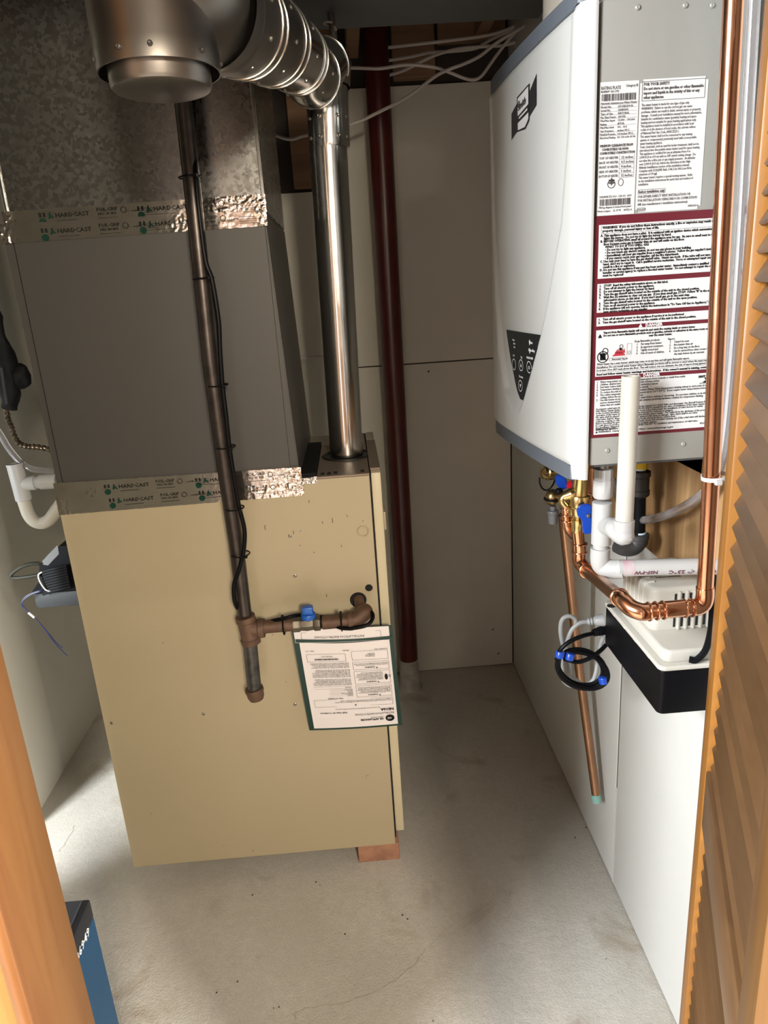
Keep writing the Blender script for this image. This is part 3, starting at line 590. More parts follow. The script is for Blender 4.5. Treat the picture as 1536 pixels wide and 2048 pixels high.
# ================================================================== INSTRUCTION SLEEVE
YS = 1.527
TL, TR2, BL, BR = aY(583, 1257, YS), aY(784, 1250, YS), aY(618, 1475, YS), aY(806, 1464, YS)
BL.y = BR.y = YS+0.030
slv = thing('document_sleeve', (TL+TR2)/2, 'green-edged clear sleeve of printed instructions hanging upside down on the furnace', 'document sleeve')
def sm(u, v):   # u 0..1 left-right, v 0..1 top-bottom
    p = (TL*(1-u)+TR2*u)*(1-v)+(BL*(1-u)+BR*u)*v
    return p+Vector((0, -0.006*math.sin(math.pi*v)*(0.6+0.4*u) - 0.004*math.sin(u*math.pi), 0))
def sheet(u0, u1, v0, v1, off, mat, name, par, sag=0.0, nu=14, nv=16, th=0.0004, label=None):
    b = nb(); G = [[b.verts.new(sm(u0+(u1-u0)*i/nu, v0+(v1-v0)*j/nv+(sag*math.sin(math.pi*i/nu)*(1-j/nv)))+Vector((0, -off, 0))) for j in range(nv+1)] for i in range(nu+1)]
    for i in range(nu):
        for j in range(nv): b.faces.new((G[i][j], G[i+1][j], G[i+1][j+1], G[i][j+1]))
    r = bmesh.ops.extrude_face_region(b, geom=b.faces[:]); bmesh.ops.translate(b, verts=[q for q in r['geom'] if isinstance(q, bmesh.types.BMVert)], vec=(0, th, 0))
    return obj(name, b, mat, par, label)
sheet(0, 1, 0, 1, 0.0, sleevegreen, 'backing', slv)
c2s = sheet(0.015, 0.965, 0.006, 0.13, 0.0010, paper, 'inner_sheet', slv)
cov = sheet(0.055, 0.958, 0.125, 0.975, 0.0024, paper, 'cover_sheet', slv, sag=0.012)
sheet(0.02, 0.985, 0.093, 0.124, 0.0028, sleevegreen, 'pocket_edge', slv, sag=0.010)
# the sheet hangs upside down: page x runs right-to-left, page y runs downward on the wall
PW, PH = 0.216, 0.279
def page(x, y): return sm(0.055+0.903*(1-x/PW), 0.13+0.845*(1-y/PH))+Vector((0, -0.0034, 0)) if False else sm(0.06+0.893*(1-x/PW), 0.14+0.83*(y/PH))+Vector((0, -0.0036, 0))
def pg(x, y): return page(x, y)   # y measured from the page top downward = wall top... flipped below
def pm(x, y): return sm(0.06+0.893*(1-x/PW), 0.975-0.83*(y/PH))+Vector((0, -0.0047, 0))   # y downward from page head (page head is at wall bottom)
def ptext(b, s, x, y, size, w=None, bold=0.0, space=1.0): lay(b, glyphs(s, size, w, bold, space), lambda a, c: pm(x+a, y-c))
b = nb(); bl = nb()
ringflat(b, pm, 0.018, 0.026, 0.0115, 0.0115, 0.0105, 32); ptext(bl, 'GE', 0.0125, 0.0295, 0.010)
ptext(b, 'GE APPLIANCES', 0.034, 0.028, 0.0085, 0.07, 0.0002); ptext(b, 'a Haier company', 0.034, 0.0335, 0.0048)
ptext(b, 'INSTALLATION INSTRUCTIONS', 0.006, 0.048, 0.0082, 0.10); ptext(b, 'NS16A', 0.006, 0.062, 0.0115, None, 0.0003)
ptext(b, 'Single Stage Air Conditioner', 0.125, 0.056, 0.0062, 0.07, 0.0001); ptext(b, 'This manual must be left with the homeowner for future reference.', 0.04, 0.068, 0.0042, 0.125)
def pout(x0, x1, y0, y1): outline(b, pm, x0, x1, y0, y1, 0.0006)
pout(0.006, 0.205, 0.075, 0.100); tri(b, pm, 0.098, 0.0785, 0.006); b.verts.ensure_lookup_table()
ptext(b, 'This is a safety alert symbol and should never be ignored. When you see this symbol\non labels or in manuals, be alert to the potential for personal injury or death.', 0.009, 0.092, 0.0042, 0.19)
def warn(x0, x1, y0, y1, n, seed):
    pout(x0, x1, y0, y1); tri(b, pm, x0+0.028, y0+0.003, 0.005); ptext(b, 'WARNING', x0+0.035, y0+0.0085, 0.0052, None, 0.0001)
    rn = random.Random(seed); wl_ = ['improper', 'installation', 'service', 'can', 'cause', 'injury', 'or', 'property', 'damage', 'by', 'a', 'licensed', 'installer', 'must', 'be', 'performed', 'to', 'the', 'unit']
    ptext(b, '\n'.join(' '.join(rn.choice(wl_) for _ in range(8))[:46] for _ in range(n)), x0+(0.018 if n == 6 else 0.003), y0+0.015, 0.0044, x1-x0-0.021 if n == 6 else x1-x0-0.006)
warn(0.006, 0.095, 0.106, 0.145, 5, 1); warn(0.006, 0.095, 0.150, 0.192, 6, 2); warn(0.006, 0.095, 0.197, 0.222, 2, 3)
ringflat(b, pm, 0.016, 0.170, 0.004, 0.010, 0.0038, 14); ringflat(b, pm, 0.0075, 0.172, 0.003, 0.004, 0.001, 10)
pout(0.006, 0.095, 0.228, 0.256); ptext(b, 'GE Appliances\nLouisville, KY\nDate 2021', 0.038, 0.240, 0.0042)
ptext(b, 'Table of Contents', 0.130, 0.106, 0.0052, None, 0.0001); ptext(b, 'General ..............................................\nInstallation ........................................\nRefrigerant Piping ...............................\nWiring ...............................................\nStart-Up ............................................\nMaintenance ......................................', 0.104, 0.114, 0.0042, 0.094)
rect(b, pm, 0.104, 0.199, 0.1372, 0.1376); rect(b, pm, 0.104, 0.199, 0.1448, 0.1452); ptext(b, 'General', 0.106, 0.1425, 0.0048)
for y0, n, sd in ((0.152, 5, 5), (0.178, 6, 6), (0.208, 4, 7)):
    rn = random.Random(sd); wl_ = ['these', 'outdoor', 'air', 'conditioners', 'with', 'all-aluminum', 'coils', 'are', 'designed', 'for', 'use', 'the', 'expansion', 'valve', 'matched', 'indoor', 'system', 'approved', 'by']
    ptext(b, '\n'.join(' '.join(rn.choice(wl_) for _ in range(9))[:52] for _ in range(n)), 0.104, y0, 0.0044, 0.096)
pout(0.110, 0.205, 0.226, 0.250); barcode(b, lambda x, y: pm(x, y), 0.128, 0.188, 0.231, 0.236, 4); ptext(b, '*P507815-01*', 0.142, 0.244, 0.0048)
ptext(b, '31-5000807  05/21', 0.006, 0.261, 0.0042); ptext(b, 'July 2021', 0.100, 0.261, 0.0042); ptext(b, 'Page 1 of 16', 0.185, 0.261, 0.0042)
obj('print', b, ink, cov, smooth=0)
for v in bl.verts: v.co += Vector((0, -0.0004, 0))
obj('emblem', bl, paper, cov, smooth=0)
b = nb(); q = lambda x, y: sm(0.03+0.90*(1-x/PW), 0.115-0.095*(y/0.03))+Vector((0, -0.0016, 0))
lay(b, glyphs('INSTALLATION INSTRUCTIONS', 0.0085), lambda x, y: q(0.052+x, 0.014-y)); rect(b, q, 0.012, 0.203, 0.0235, 0.0242); rect(b, q, 0.012, 0.0127, 0.004, 0.0235); rect(b, q, 0.2023, 0.203, 0.004, 0.0235)
obj('print', b, ink, c2s, smooth=0)

# ================================================================== RED COLUMN
colm = thing('support_column', (0.136, 2.46, 0), 'round dark red painted steel column against the back wall', 'column')
bm = nb(); lathe(bm, (0.1365, 2.46, 0.125), (0.004, 0, 1), [(0, 0.0355), (2.185, 0.0385)], 40); obj('shaft', bm, redpaint, colm)
bm = nb(); lathe(bm, (0.136, 2.46, 0), (0, 0, 1), [(0, 0.046), (0.006, 0.045), (0.02, 0.039), (0.126, 0.0362)], 40); obj('footing', bm, colbase, colm, 'bare grey foot')

# ================================================================== OVERHEAD DUCT AND WIRES
bm = nb(); box(bm, (-0.14, 0.83, 2.135), (0.54, 2.06, 2.30), 0.003, 2); obj('return_duct', bm, ductgrey, None, 'dark grey flat duct running overhead under the ceiling', 'duct')
WL = [('white cable sagging in front of the red column to the heater top', [(683, 135), (720, 136), (760, 137), (800, 131), (830, 130), (870, 135), (900, 145), (930, 157), (950, 159), (965, 150), (985, 122), (1005, 95), (1030, 65), (1055, 45)], 2.37),
      ('white cable climbing from the flue pipe across the red column', [(698, 250), (725, 240), (760, 223), (800, 203), (825, 187), (850, 168), (875, 150), (900, 138), (930, 127), (960, 112), (985, 92), (1010, 75), (1050, 52)], 2.35),
      ('topmost white cable running straight from the red column', [(776, 95), (830, 89), (900, 81), (960, 73), (1000, 64), (1055, 42)], 2.48),
      ('white cable dipping below the topmost one behind the red column', [(776, 121), (820, 114), (860, 105), (900, 103), (950, 97), (975, 83), (1005, 68), (1055, 50)], 2.50),
      ('lowest short white cable rising from behind the red column', [(776, 151), (810, 140), (845, 122), (880, 107), (920, 97), (970, 93), (1010, 90), (1050, 78)], 2.47)]
for i, (lab, pts, Y) in enumerate(WL):
    bm = nb(); tube(bm, spl([aY(x, y, Y) for x, y in pts], 6), 0.0048, 8); obj('wire', bm, wirewhite, None, lab, 'cable', 'white cables under the joists')
bm = nb(); tube(bm, spl([Vector((-0.34, YB, 2.0)), Vector((-0.25, 2.42, 2.0)), aY(574, 278, 2.3), aY(606, 272, 2.28), aY(640, 268, 2.36), aY(662, 268, YB)], 6), 0.0048, 8); obj('wire', bm, wirewhite, None, 'short stub of white cable left of the flue pipe, near its elbow', 'cable', 'white cables under the joists')
bm = nb(); tube(bm, spl([aY(560, 722, YB), aY(580, 719, 2.45), aY(600, 716, 2.4), aY(636, 714, 2.38), aY(665, 714, 2.45), aY(685, 714, YB)], 6), 0.0055, 8); obj('wire', bm, wirewhite, None, 'short stub of white cable beside the middle of the flue pipe', 'cable', 'white cables under the joists')

# ================================================================== WATER HEATER
HY0, HZ0, HZ1 = 1.034, 1.224, 1.838
wh = thing('water_heater', (0.46, 1.27, HZ0), 'white and grey tankless gas water heater hung on the right wall', 'water heater')
bm = nb(); box(bm, (0.352, HY0+0.004, HZ0), (0.560, 1.500, HZ1), 0.004, 2); obj('case', bm, heatergrey, wh)
PROF = [(0.348, 1.0335), (0.345, 1.0325), (0.3415, 1.0330), (0.3275, 1.0470), (0.3245, 1.0525), (0.3225, 1.062), (0.3165, 1.105), (0.3085, 1.18), (0.3000, 1.28), (0.2945, 1.37), (0.2920, 1.43), (0.2925, 1.470), (0.2960, 1.492), (0.306, 1.503), (0.345, 1.508)]
def coverX(y):
    for (x0, y0), (x1, y1) in zip(PROF[3:], PROF[4:]):
        if y0 <= y <= y1: t = (y-y0)/(y1-y0); t = t; return x0+(x1-x0)*t
    return 0.3275 if y < 1.05 else 0.306
LC = [(1.275, 1.340), (1.303, 1.384), (1.369, 1.422), (1.469, 1.444), (1.60, 1.460), (1.745, 1.472), (1.85, 1.478)]
RC = [(1.275, 1.275), (1.306, 1.248), (1.416, 1.166), (1.472, 1.135), (1.576, 1.086), (1.70, 1.066), (1.85, 1.058)]
def pl(tab, z):
    if z <= tab[0][0]: return tab[0][1]
    for (a, b_), (c_, d) in zip(tab, tab[1:]):
        if a <= z <= c_: return b_+(d-b_)*(z-a)/(c_-a)
    return tab[-1][1]
def sst(t): t = max(0, min(1, t)); return t*t*(3-2*t)
def recess(y, z):
    l, r = pl(LC, z), pl(RC, z)
    d = 0.004+0.0065*sst((1.62-z)/0.30)
    e = sst((y-r)/0.014)*sst((l-y)/0.014)
    bot = sst((z-1.262)/0.045)
    return d*e*bot
def surf(y, z): return coverX(y)+recess(y, z)
bm = nb(); ys = [p for p in PROF[:5]]
yy = [1.0525+(1.492-1.0525)*i/110 for i in range(1, 110)]
colsP = [(x, y, False) for x, y in PROF[:5]]+[(None, y, True) for y in yy]+[(x, y, False) for x, y in PROF[12:]]
zz = [HZ0+0.0+(HZ1-HZ0)*j/150 for j in range(151)]; G = []
for x, y, d in colsP:
    strip = y < 1.05 and x > 0.3270
    c_ = []
    for j, z in enumerate(zz):
        zz_ = z
        if strip and j == 0: zz_ = z-0.020
        inset = 0.004*(1-sst((z-HZ0)/0.008)) + 0.004*(1-sst((HZ1-z)/0.008))
        X = (surf(y, z) if d else x)
        c_.append(bm.verts.new((X+(inset if not strip else 0), y, zz_)))
    G.append(c_)
for i in range(len(G)-1):
    for j in range(150): bm.faces.new((G[i][j], G[i+1][j], G[i+1][j+1], G[i][j+1]))
cover = obj('front_cover', bm, heaterwhite, wh, smooth=50)
def trimband(z0, z1, inset, name):
    b = nb(); P = [(0.350, 1.046), (0.333, 1.050)]+[(coverX(y)+inset, y) for y in [1.055+(1.485-1.055)*i/30 for i in range(31)]]+[(0.31, 1.497), (0.350, 1.50)]
    prism(b, [(x, y, z0) for x, y in P], (0, 0, z1-z0)); bmesh.ops.bevel(b, geom=[e for e in b.edges if abs(e.verts[0].co.z-e.verts[1].co.z) < 1e-6], offset=0.003, segments=2, affect='EDGES')
    return obj(name, b, trimgrey, wh)
trimband(HZ0-0.024, HZ0+0.001, 0.003, 'bottom_trim'); trimband(HZ1-0.001, HZ1+0.020, 0.003, 'top_trim')
bm = nb(); box(bm, (0.352, 1.05, HZ1), (0.555, 1.49, HZ1+0.012), 0.004, 2); obj('top_plate', bm, trimgrey, wh)
bm = nb(); box(bm, (0.360, 1.045, HZ0-0.004), (0.552, 1.49, HZ0+0.0005), 0.002, 1); obj('base_plate', bm, trimgrey, wh)
bm = nb(); box(bm, (0.5605, 1.10, 1.18), (XR-0.0002, 1.44, 1.90), 0.001, 1); obj('mounting_bracket', bm, steel, wh)
# control panel
pl_l = [(1.294, 1.296), (1.300, 1.315), (1.316, 1.331), (1.36, 1.362), (1.412, 1.387)]; pl_r = [(1.294, 1.276), (1.300, 1.262), (1.340, 1.222), (1.395, 1.180), (1.412, 1.177)]
def onc(y, z, off): return Vector((surf(y, z)-off, y, z))
bm = nb(); G = []
for i in range(13):
    z = 1.294+(1.4145-1.294)*i/12; l, r = pl(pl_l, min(z, 1.412)), pl(pl_r, min(z, 1.412))
    G.append([bm.verts.new(onc(r+(l-r)*k/10, z, 0.0014)) for k in range(11)])
for i in range(12):
    for k in range(10): bm.faces.new((G[i][k], G[i][k+1], G[i+1][k+1], G[i+1][k]))
r = bmesh.ops.extrude_face_region(bm, geom=bm.faces[:]); bmesh.ops.translate(bm, verts=[q_ for q_ in r['geom'] if isinstance(q_, bmesh.types.BMVert)], vec=(0.004, 0, 0))
cpn = obj('control_panel', bm, paneldark, wh)
bm = nb(); cmap = lambda y0, z0: (lambda x, y: onc(y0-x, z0+y, 0.0020))
def ct(s, px, py, size, w=None):
    p = aX(px, py, 0.302); V, F = glyphs(s, size*0.62, None, 0.0001, align='CENTER', sx=1.7); lay(bm, (V, F), cmap(p.y, p.z))
for s, px, py, sz in (('Hot', 1025, 682, .008), ('Act', 1026, 689, .008), ('On', 1026, 696, .008), ('Max', 1051, 688, .010), ('Standby', 1052, 704, .010), ('Pri', 1025, 713, .008), ('Up', 1037, 717, .008), ('ON/OFF', 1049, 719, .009), ('Down', 1036, 756, .009)): ct(s, px, py, sz)
for px, py, up in ((1025, 729, 0), (1036, 731, 1), (1048, 735, 2), (1035, 772, -1)):
    p = aX(px, py, 0.302); f = cmap(p.y, p.z); ringflat(bm, f, 0, 0, 0.0125, 0.0105, 0.0012, 20)
    if up in (1, -1): bm.faces.new([bm.verts.new(f(*q_)) for q_ in ((-0.004, -0.003*up), (0.004, -0.003*up), (0, 0.004*up))])
    if up == 2: ringflat(bm, f, 0, -0.001, 0.0035, 0.003, 0.0012, 12)
for px, py in ((1050, 684), (1050, 701)): p = aX(px, py, 0.302); rect(bm, cmap(p.y, p.z), -0.004, -0.001, -0.006, 0.003)
obj('legend', bm, white_ink, cpn, smooth=0)
# badge on the cover
bm = nb(); bw = nb(); p = aX(1041, 214, 0.301)
bmap = lambda off: (lambda x, y: onc(p.y-x, p.z+y, 0.0002+off))
def quad(b, f, pts): b.faces.new([b.verts.new(f(*q_)) for q_ in pts])
f0, f1, f2 = bmap(0.0004), bmap(0.0008), bmap(0.0012)
quad(bm, f0, ((-0.064, 0.004), (-0.024, 0.014), (-0.024, -0.028), (-0.064, -0.036))); quad(bm, f0, ((0.028, 0.012), (0.064, 0.030), (0.064, -0.012), (0.028, -0.022))); quad(bm, f0, ((-0.032, 0.021), (0.032, 0.0255), (0.032, -0.026), (0.012, -0.0345), (-0.032, -0.030)))
quad(bw, f1, ((-0.026, 0.018), (0.027, 0.0225), (0.027, -0.002), (-0.026, -0.008))); quad(bw, f1, ((-0.026, -0.018), (0.027, -0.014), (0.027, -0.023), (0.010, -0.031), (-0.026, -0.0285)))
quad(bw, f1, ((-0.020, -0.0105), (0.022, -0.0065), (0.022, -0.0095), (-0.020, -0.0135)))
lay(bm, glyphs('Smith', 0.014, None, 0.0003, sx=1.25), lambda x, y: f2(-0.023+x, -0.001+y+0.08*x)); ringflat(bm, f2, -0.019, 0.008, 0.006, 0.005, 0.002, 14)
ba = obj('badge', bm, M('badge_black', (0.012, 0.013, 0.016), 0.4), wh, smooth=0); obj('badge_inlay', bw, labelwhite, ba, smooth=0)
# screws on the case
bm = nb()
for px, py in ((1275, 15), (1370, 11), (1424, 11), (1214, 901), (1366, 888)): screw(bm, aY(px, py, HY0+0.0042), (0, -1, 0), 0.0035, 0.002)
pieces('screw', bm, heatergrey, wh)
# ---- labels on the case side
YL = HY0+0.0036
def lab(name, x0, x1, z0, z1, mat, y=YL, rnd=0.0):
    b = nb(); box(b, (x0, y-0.0003, z0), (x1, y+0.0004, z1))
    if rnd:
        es = [e for e in b.edges if abs(e.verts[0].co.y-e.verts[1].co.y) > 1e-5]; bmesh.ops.bevel(b, geom=es, offset=rnd, segments=3, affect='EDGES')
    return obj(name, b, mat, wh, smooth=0)
class Pr:
    def __init__(s, x, z, y): s.b = nb(); s.f = plane_map((x, y, z), (1, 0, 0), (0, 0, 1))
    def t(s, txt, x, y, size, w=None, bold=0.0, space=1.0): lay(s.b, glyphs(txt, size, w, bold, space), lambda a, c: s.f(x+a, y+c))
# rating plate
x0, x1, z0, z1 = 0.3535, 0.4055, 1.5805, 1.7435
rp = lab('rating_plate', x0, x1, z0, z1, labelwhite); P = Pr(x0, z0, YL-0.0008); w = x1-x0; h = z1-z0
P.t('RATING PLATE', 0.001, h-0.009, 0.0056, 0.026); P.t('Category III', 0.034, h-0.007, 0.0044, 0.016); P.t('RHE86P GA LTD', 0.001, h-0.0125, 0.0034)
barcode(P.b, P.f, 0.0022, w-0.003, h-0.0225, h-0.0142, 1)
P.t('Automatic Instantaneous Water Heater', 0.001, h-0.0262, 0.0034, w-0.003)
rows = [('Model No.', 'AT-H3J-DV-N'), ('Serial No.', '22080334'), ('Type of Gas', 'NATURAL'), ('Max. Water Pressure', '150 PSI'), ('Min/Max Input', '15,000 - 199,000'), ('Rating', 'BTU/h'), ('Min/Max Inlet', '4.0 - 10.5'), ('Gas Pressure', 'inches W.C.'), ('Manifold Pressure', '0.4 inches W.C.'), ('Electrical Rating', 'AC 120 volts 60 Hz')]
for i, (a, b_) in enumerate(rows):
    y = h-0.0305-i*0.0041; P.t(a, 0.001, y, 0.0034, 0.021); P.t(b_, 0.0245, y, 0.0034, 0.025)
    if i not in (5, 7): rect(P.b, P.f, 0.001, w-0.002, y+0.0036, y+0.0038)
P.t('MINIMUM CLEARANCES FROM\n   COMBUSTIBLE OR NON-\nCOMBUSTIBLE CONSTRUCTION', 0.0015, h-0.0775, 0.0043, w-0.004, 0.0001, 1.05)
for i, (a, b_) in enumerate((('TOP OF HEATER', '12 inches'), ('BACK OF HEATER', '0.5 inches'), ('FRONT OF HEATER', '4 inches'), ('SIDE OF HEATER', '3 inches'), ('BOTTOM OF HEATER', '12 inches'))):
    y = h-0.0925-i*0.0056; P.t(a, 0.001, y, 0.0043, 0.026, 0.00005); P.t(b_, 0.031, y, 0.0043, 0.018, 0.00005); rect(P.b, P.f, 0.0285, w-0.003, y-0.0013, y-0.0010)
rect(P.b, P.f, 0.0285, 0.0288, h-0.1165, h-0.0875); rect(P.b, P.f, w-0.0033, w-0.003, h-0.1165, h-0.0875)
ringflat(P.b, P.f, 0.0185, 0.0395, 0.0055, 0.0055, 0.0009, 20); ringflat(P.b, P.f, 0.0315, 0.041, 0.0038, 0.0048, 0.0007, 14); P.t('*', 0.0150, 0.0335, 0.018, None, 0.0003)
P.t('CSA/ANSI Z21.10.3 - CSA 4.3 - 2019', 0.002, 0.0225, 0.0036, w-0.007); barcode(P.b, P.f, 0.003, w-0.006, 0.0125, 0.0208, 2)
P.t('Wiring diagram is behind front panel', 0.002, 0.0090, 0.0036, w-0.007); P.t('Made in Japan', 0.0005, 0.0045, 0.0032); P.t('22. 07 W     819521-4', 0.022, 0.0045, 0.0036, 0.026)
obj('print', P.b, inkgrey, rp, smooth=0)
# safety label
x0, x1, z0, z1 = 0.4075, 0.4985, 1.5815, 1.7440
sl = lab('safety_label', x0, x1, z0, z1, labelwhite, rnd=0.004); P = Pr(x0, z0, YL-0.0008); w = x1-x0; h = z1-z0
outline(P.b, P.f, 0.002, w-0.004, h-0.0255, h-0.0025, 0.0005)
P.t('FOR YOUR SAFETY\nDo not store or use gasoline or other flammable\nvapors and liquids in the vicinity of this or any\nother appliances.', 0.004, h-0.0075, 0.0049, w-0.010, 0.0001, 1.05)
body = ['The water heater is made for one type of gas only.', 'WARNING:  Failure to use the correct gas can cause', 'problems, which can result in death, serious injury or property', 'damage.  Consult your installation manual for more information.', 'Suitable for combination water (potable) heating and space', 'heating and not suitable for space heating applications only.', 'This appliance must be installed in accordance with local', 'codes or in the absence of local codes, the current edition', 'of National Fuel Gas Code, ANSI Z223.1.', 'The water heater shall not be connected to any heating', 'system or component(s) previously used with a non-potable', 'water heating appliance.', 'Toxic chemicals, such as used for boiler treatment, shall not be', 'introduced into the potable water heater used for space heating.', 'This appliance is certified for use at altitudes from 0 to', '2,000 ft (0 to 610 m) with no DIP switch setting change.  Do', 'not alter the orifice jets or gas supply pressure.  At altitudes', 'over 2,000 ft (610 m), follow the directions in the High-', 'Altitude Installations section of the installation manual.', 'Complies with SCAQMD Rule 1146.2 for NG Low NOx', 'emissions of 14 ng/J.', 'This water heater requires a special venting system.  Refer', 'to the installation instructions for parts lists and method of', 'installation.']
P.t('\n'.join(body), 0.002, h-0.0315, 0.00425, w-0.008, 0.00003, 0.99)
yb = h-0.0315-24*0.00425
outline(P.b, P.f, 0.002, 0.040, 0.0235, 0.0290, 0.0004); P.t('Indoor installation only', 0.003, 0.0248, 0.0045, 0.036, 0.0001)
P.t('FOR EITHER DIRECT VENT INSTALLATION OR\nFOR INSTALLATION USING INDOOR COMBUSTION\nAIR (see manufacturer\'s installation instructions).', 0.002, 0.0185, 0.0046, w-0.008, 0.00003, 1.05)
outline(P.b, P.f, 0.002, 0.013, 0.0015, 0.0060, 0.0004); P.t('I-N-DV', 0.003, 0.0025, 0.0036); P.t('SM2333-4', w-0.018, 0.0035, 0.0036)
obj('print', P.b, inkgrey, sl, smooth=0)
# maroon-bordered warning label
x0, x1, z0, z1 = 0.3505, 0.5390, 1.2680, 1.5800; SC = (x1-x0)
wlb = lab('warning_label', x0, x1, z0, z1, maroon, y=YL-0.0001, rnd=0.002); P = Pr(x0, 0, YL-0.0014); bw = nb(); bi = nb(); brd = nb(); fw_ = plane_map((x0, YL-0.0009, 0), (1, 0, 0), (0, 0, 1))
fields = [(1.4975, 1.5685), (1.4510, 1.4905), (1.4320, 1.4445), (1.3600, 1.4265), (1.2730, 1.3545)]
for a, c_ in fields: rect(bw, fw_, 0.0060, SC-0.005, a, c_)
outline(P.b, P.f, 0.009, SC-0.008, 1.5570, 1.5665, 0.0003)
P.t('WARNING:  If you do not follow these instructions exactly, a fire or explosion may result causing\nproperty damage, personal injury or loss of life.', 0.011, 1.5632, 0.0044, SC-0.022, 0.0001, 0.92)
P.t('A. This appliance does not have a pilot.  It is equipped with an ignition device which automatically\n    lights the burner.  Do not try to light the burner by hand.\nB. BEFORE OPERATING smell all around the appliance area for gas.  Be sure to smell next to the\n    floor because some gas is heavier than air and will settle on the floor.\n      WHAT TO DO IF YOU SMELL GAS\n      \u2022 Do not try to light any appliance.\n      \u2022 Do not touch any electric switch; do not use any phone in your building.\n      \u2022 Immediately call your gas supplier from a neighbor\'s phone.  Follow the gas supplier\'s instructions.\n      \u2022 If you cannot reach your gas supplier, call the fire department.\nC. Use only your hand to turn the gas shutoff valve.  Never use tools.  If the valve will not turn by\n    hand, don\'t try to repair it.  Call a qualified service technician.  Force or attempted repair may\n    result in a fire or explosion.\nD. Do not use this appliance if any part has been under water.  Immediately contact a qualified\n    installer or service agency to replace a flooded water heater.  Do not attempt to repair the unit! It\n    must be replaced!', 0.0085, 1.5530, 0.0044, SC-0.016, 0.0001, 0.86)
P.t('1.   STOP!  Read the safety information above on this label.\n2.   Turn off all electric power to the appliance.\n3.   Do not attempt to light the burner by hand.\n4.   Turn the gas shutoff valve located on the outside of the unit to the closed position.\n5.   Wait five (5) minutes to clear out any gas.  If you then smell gas, STOP!  Follow "B" in the safety\n      information above on this label.  If you don\'t smell gas, go to the next step.\n6.   Turn the gas shutoff valve located on the outside of the unit to the open position.\n7.   Turn on all electrical power to the appliance.\n8.   If the appliance will not operate, follow the instructions in "To Turn Off Gas to Appliance," and call\n      your service technician or gas supplier.', 0.0085, 1.4862, 0.0044, SC-0.016, 0.0001, 0.90)
P.t('1.   Turn off all electric power to the appliance if service is to be performed.\n2.   Turn the gas shutoff valve located on the outside of the unit to the closed position.', 0.0085, 1.4400, 0.0044, SC-0.045, 0.0001, 1.0)
def dang(zc):
    lay(bi, glyphs('DANGER', 0.0062, None, 0.00008), lambda a, c_: P.f(0.078+a, zc+c_)); tri(bi, P.f, 0.068, zc-0.0003, 0.0056)
dang(1.4273); dang(1.3553)
P.t('Vapors from flammable liquids will explode and catch fire causing death or severe burns.\nDo not use or store flammable products such as gasoline, solvents or adhesives in the same room or area\n                                                                near the water heater.', 0.0165, 1.4212, 0.0043, SC-0.026, 0.0001, 0.95)
for k, f in ((0, 0.006), (1, 0.0042)):
    pass
tri(P.b, P.f, 0.0085, 1.4155, 0.0062)
P.t('Keep flammable products:\n   1.    Far away from heater\n   2.    In approved containers\n   3.    Tightly closed and\n   4.    Out of reach of children', 0.063, 1.4060, 0.0044, 0.044, 0.0, 1.0)
P.t('Vapors:\n   1.    Cannot be seen\n   2.    Are heavier than air\n   3.    Go a long way on the floor\n   4.    Can be carried from other rooms to\n           the main burner by air currents', 0.112, 1.4060, 0.0044, 0.062, 0.0, 1.0)
ringflat(P.b, P.f, 0.0165, 1.3880, 0.0085, 0.0085, 0.0013, 24); rect(P.b, P.f, 0.0125, 0.0205, 1.3835, 1.3935); quad(P.b, P.f, ((0.0105, 1.3930), (0.0115, 1.3940), (0.0230, 1.3830), (0.0220, 1.3820)))
ringflat(P.b, P.f, 0.0200, 1.3960, 0.0045, 0.0050, 0.0011, 14); outline(P.b, P.f, 0.0520, 0.0590, 1.3890, 1.4050, 0.0003); ringflat(P.b, P.f, 0.0555, 1.3925, 0.0022, 0.0022, 0.0004, 12)
quad(brd, P.f, ((0.030, 1.3880), (0.0500, 1.3885), (0.0480, 1.3915), (0.0440, 1.3930), (0.0360, 1.3930)))
for k in range(6): quad(brd, P.f, ((0.0335+k*0.0026, 1.3920), (0.0365+k*0.0026, 1.3925), (0.0385+k*0.0018, 1.3985+0.001*(k % 2))))
ringflat(P.b, P.f, 0.0435, 1.4015, 0.0028, 0.0028, 0.0007, 12); quad(P.b, P.f, ((0.040, 1.398), (0.0420, 1.4000), (0.0455, 1.3975), (0.0430, 1.3955)))
outline(P.b, P.f, 0.026, 0.052, 1.3815, 1.3860, 0.0003); P.t('Flammable Vapors', 0.030, 1.3828, 0.0032)
P.t('Water heater has a main burner, which may come on at any time and will ignite flammable vapors.', 0.008, 1.3765, 0.0043, SC-0.05)
outline(P.b, P.f, 0.0075, SC-0.008, 1.3655+0.0005, 1.3750, 0.0003)
P.t('Installation: Do not install water heater where flammable products will be stored or used unless the main burner\nis at least 18 in (457 mm) above the floor. This will reduce, but not eliminate the risk of vapors being ignited by', 0.0085, 1.3717, 0.0040, SC-0.019, 0.0, 1.0)
P.t('Read and follow water heater warnings and instructions.  If the owner\'s manual is missing, contact', 0.008, 1.3617, 0.0043, SC-0.020, 0.0001)
P.t('1.   Water temperature over 125\u00b0F (52\u00b0C) can cause severe burns instantly or death from scalds.\n2.   Children, disabled and elderly are at highest risk of being scalded.\n3.   Feel water before bathing or showering. See instruction manual.\n4.   Temperature limiting valves are available, see manual.', 0.0085, 1.3505, 0.0041, SC-0.055, 0.0, 0.93)
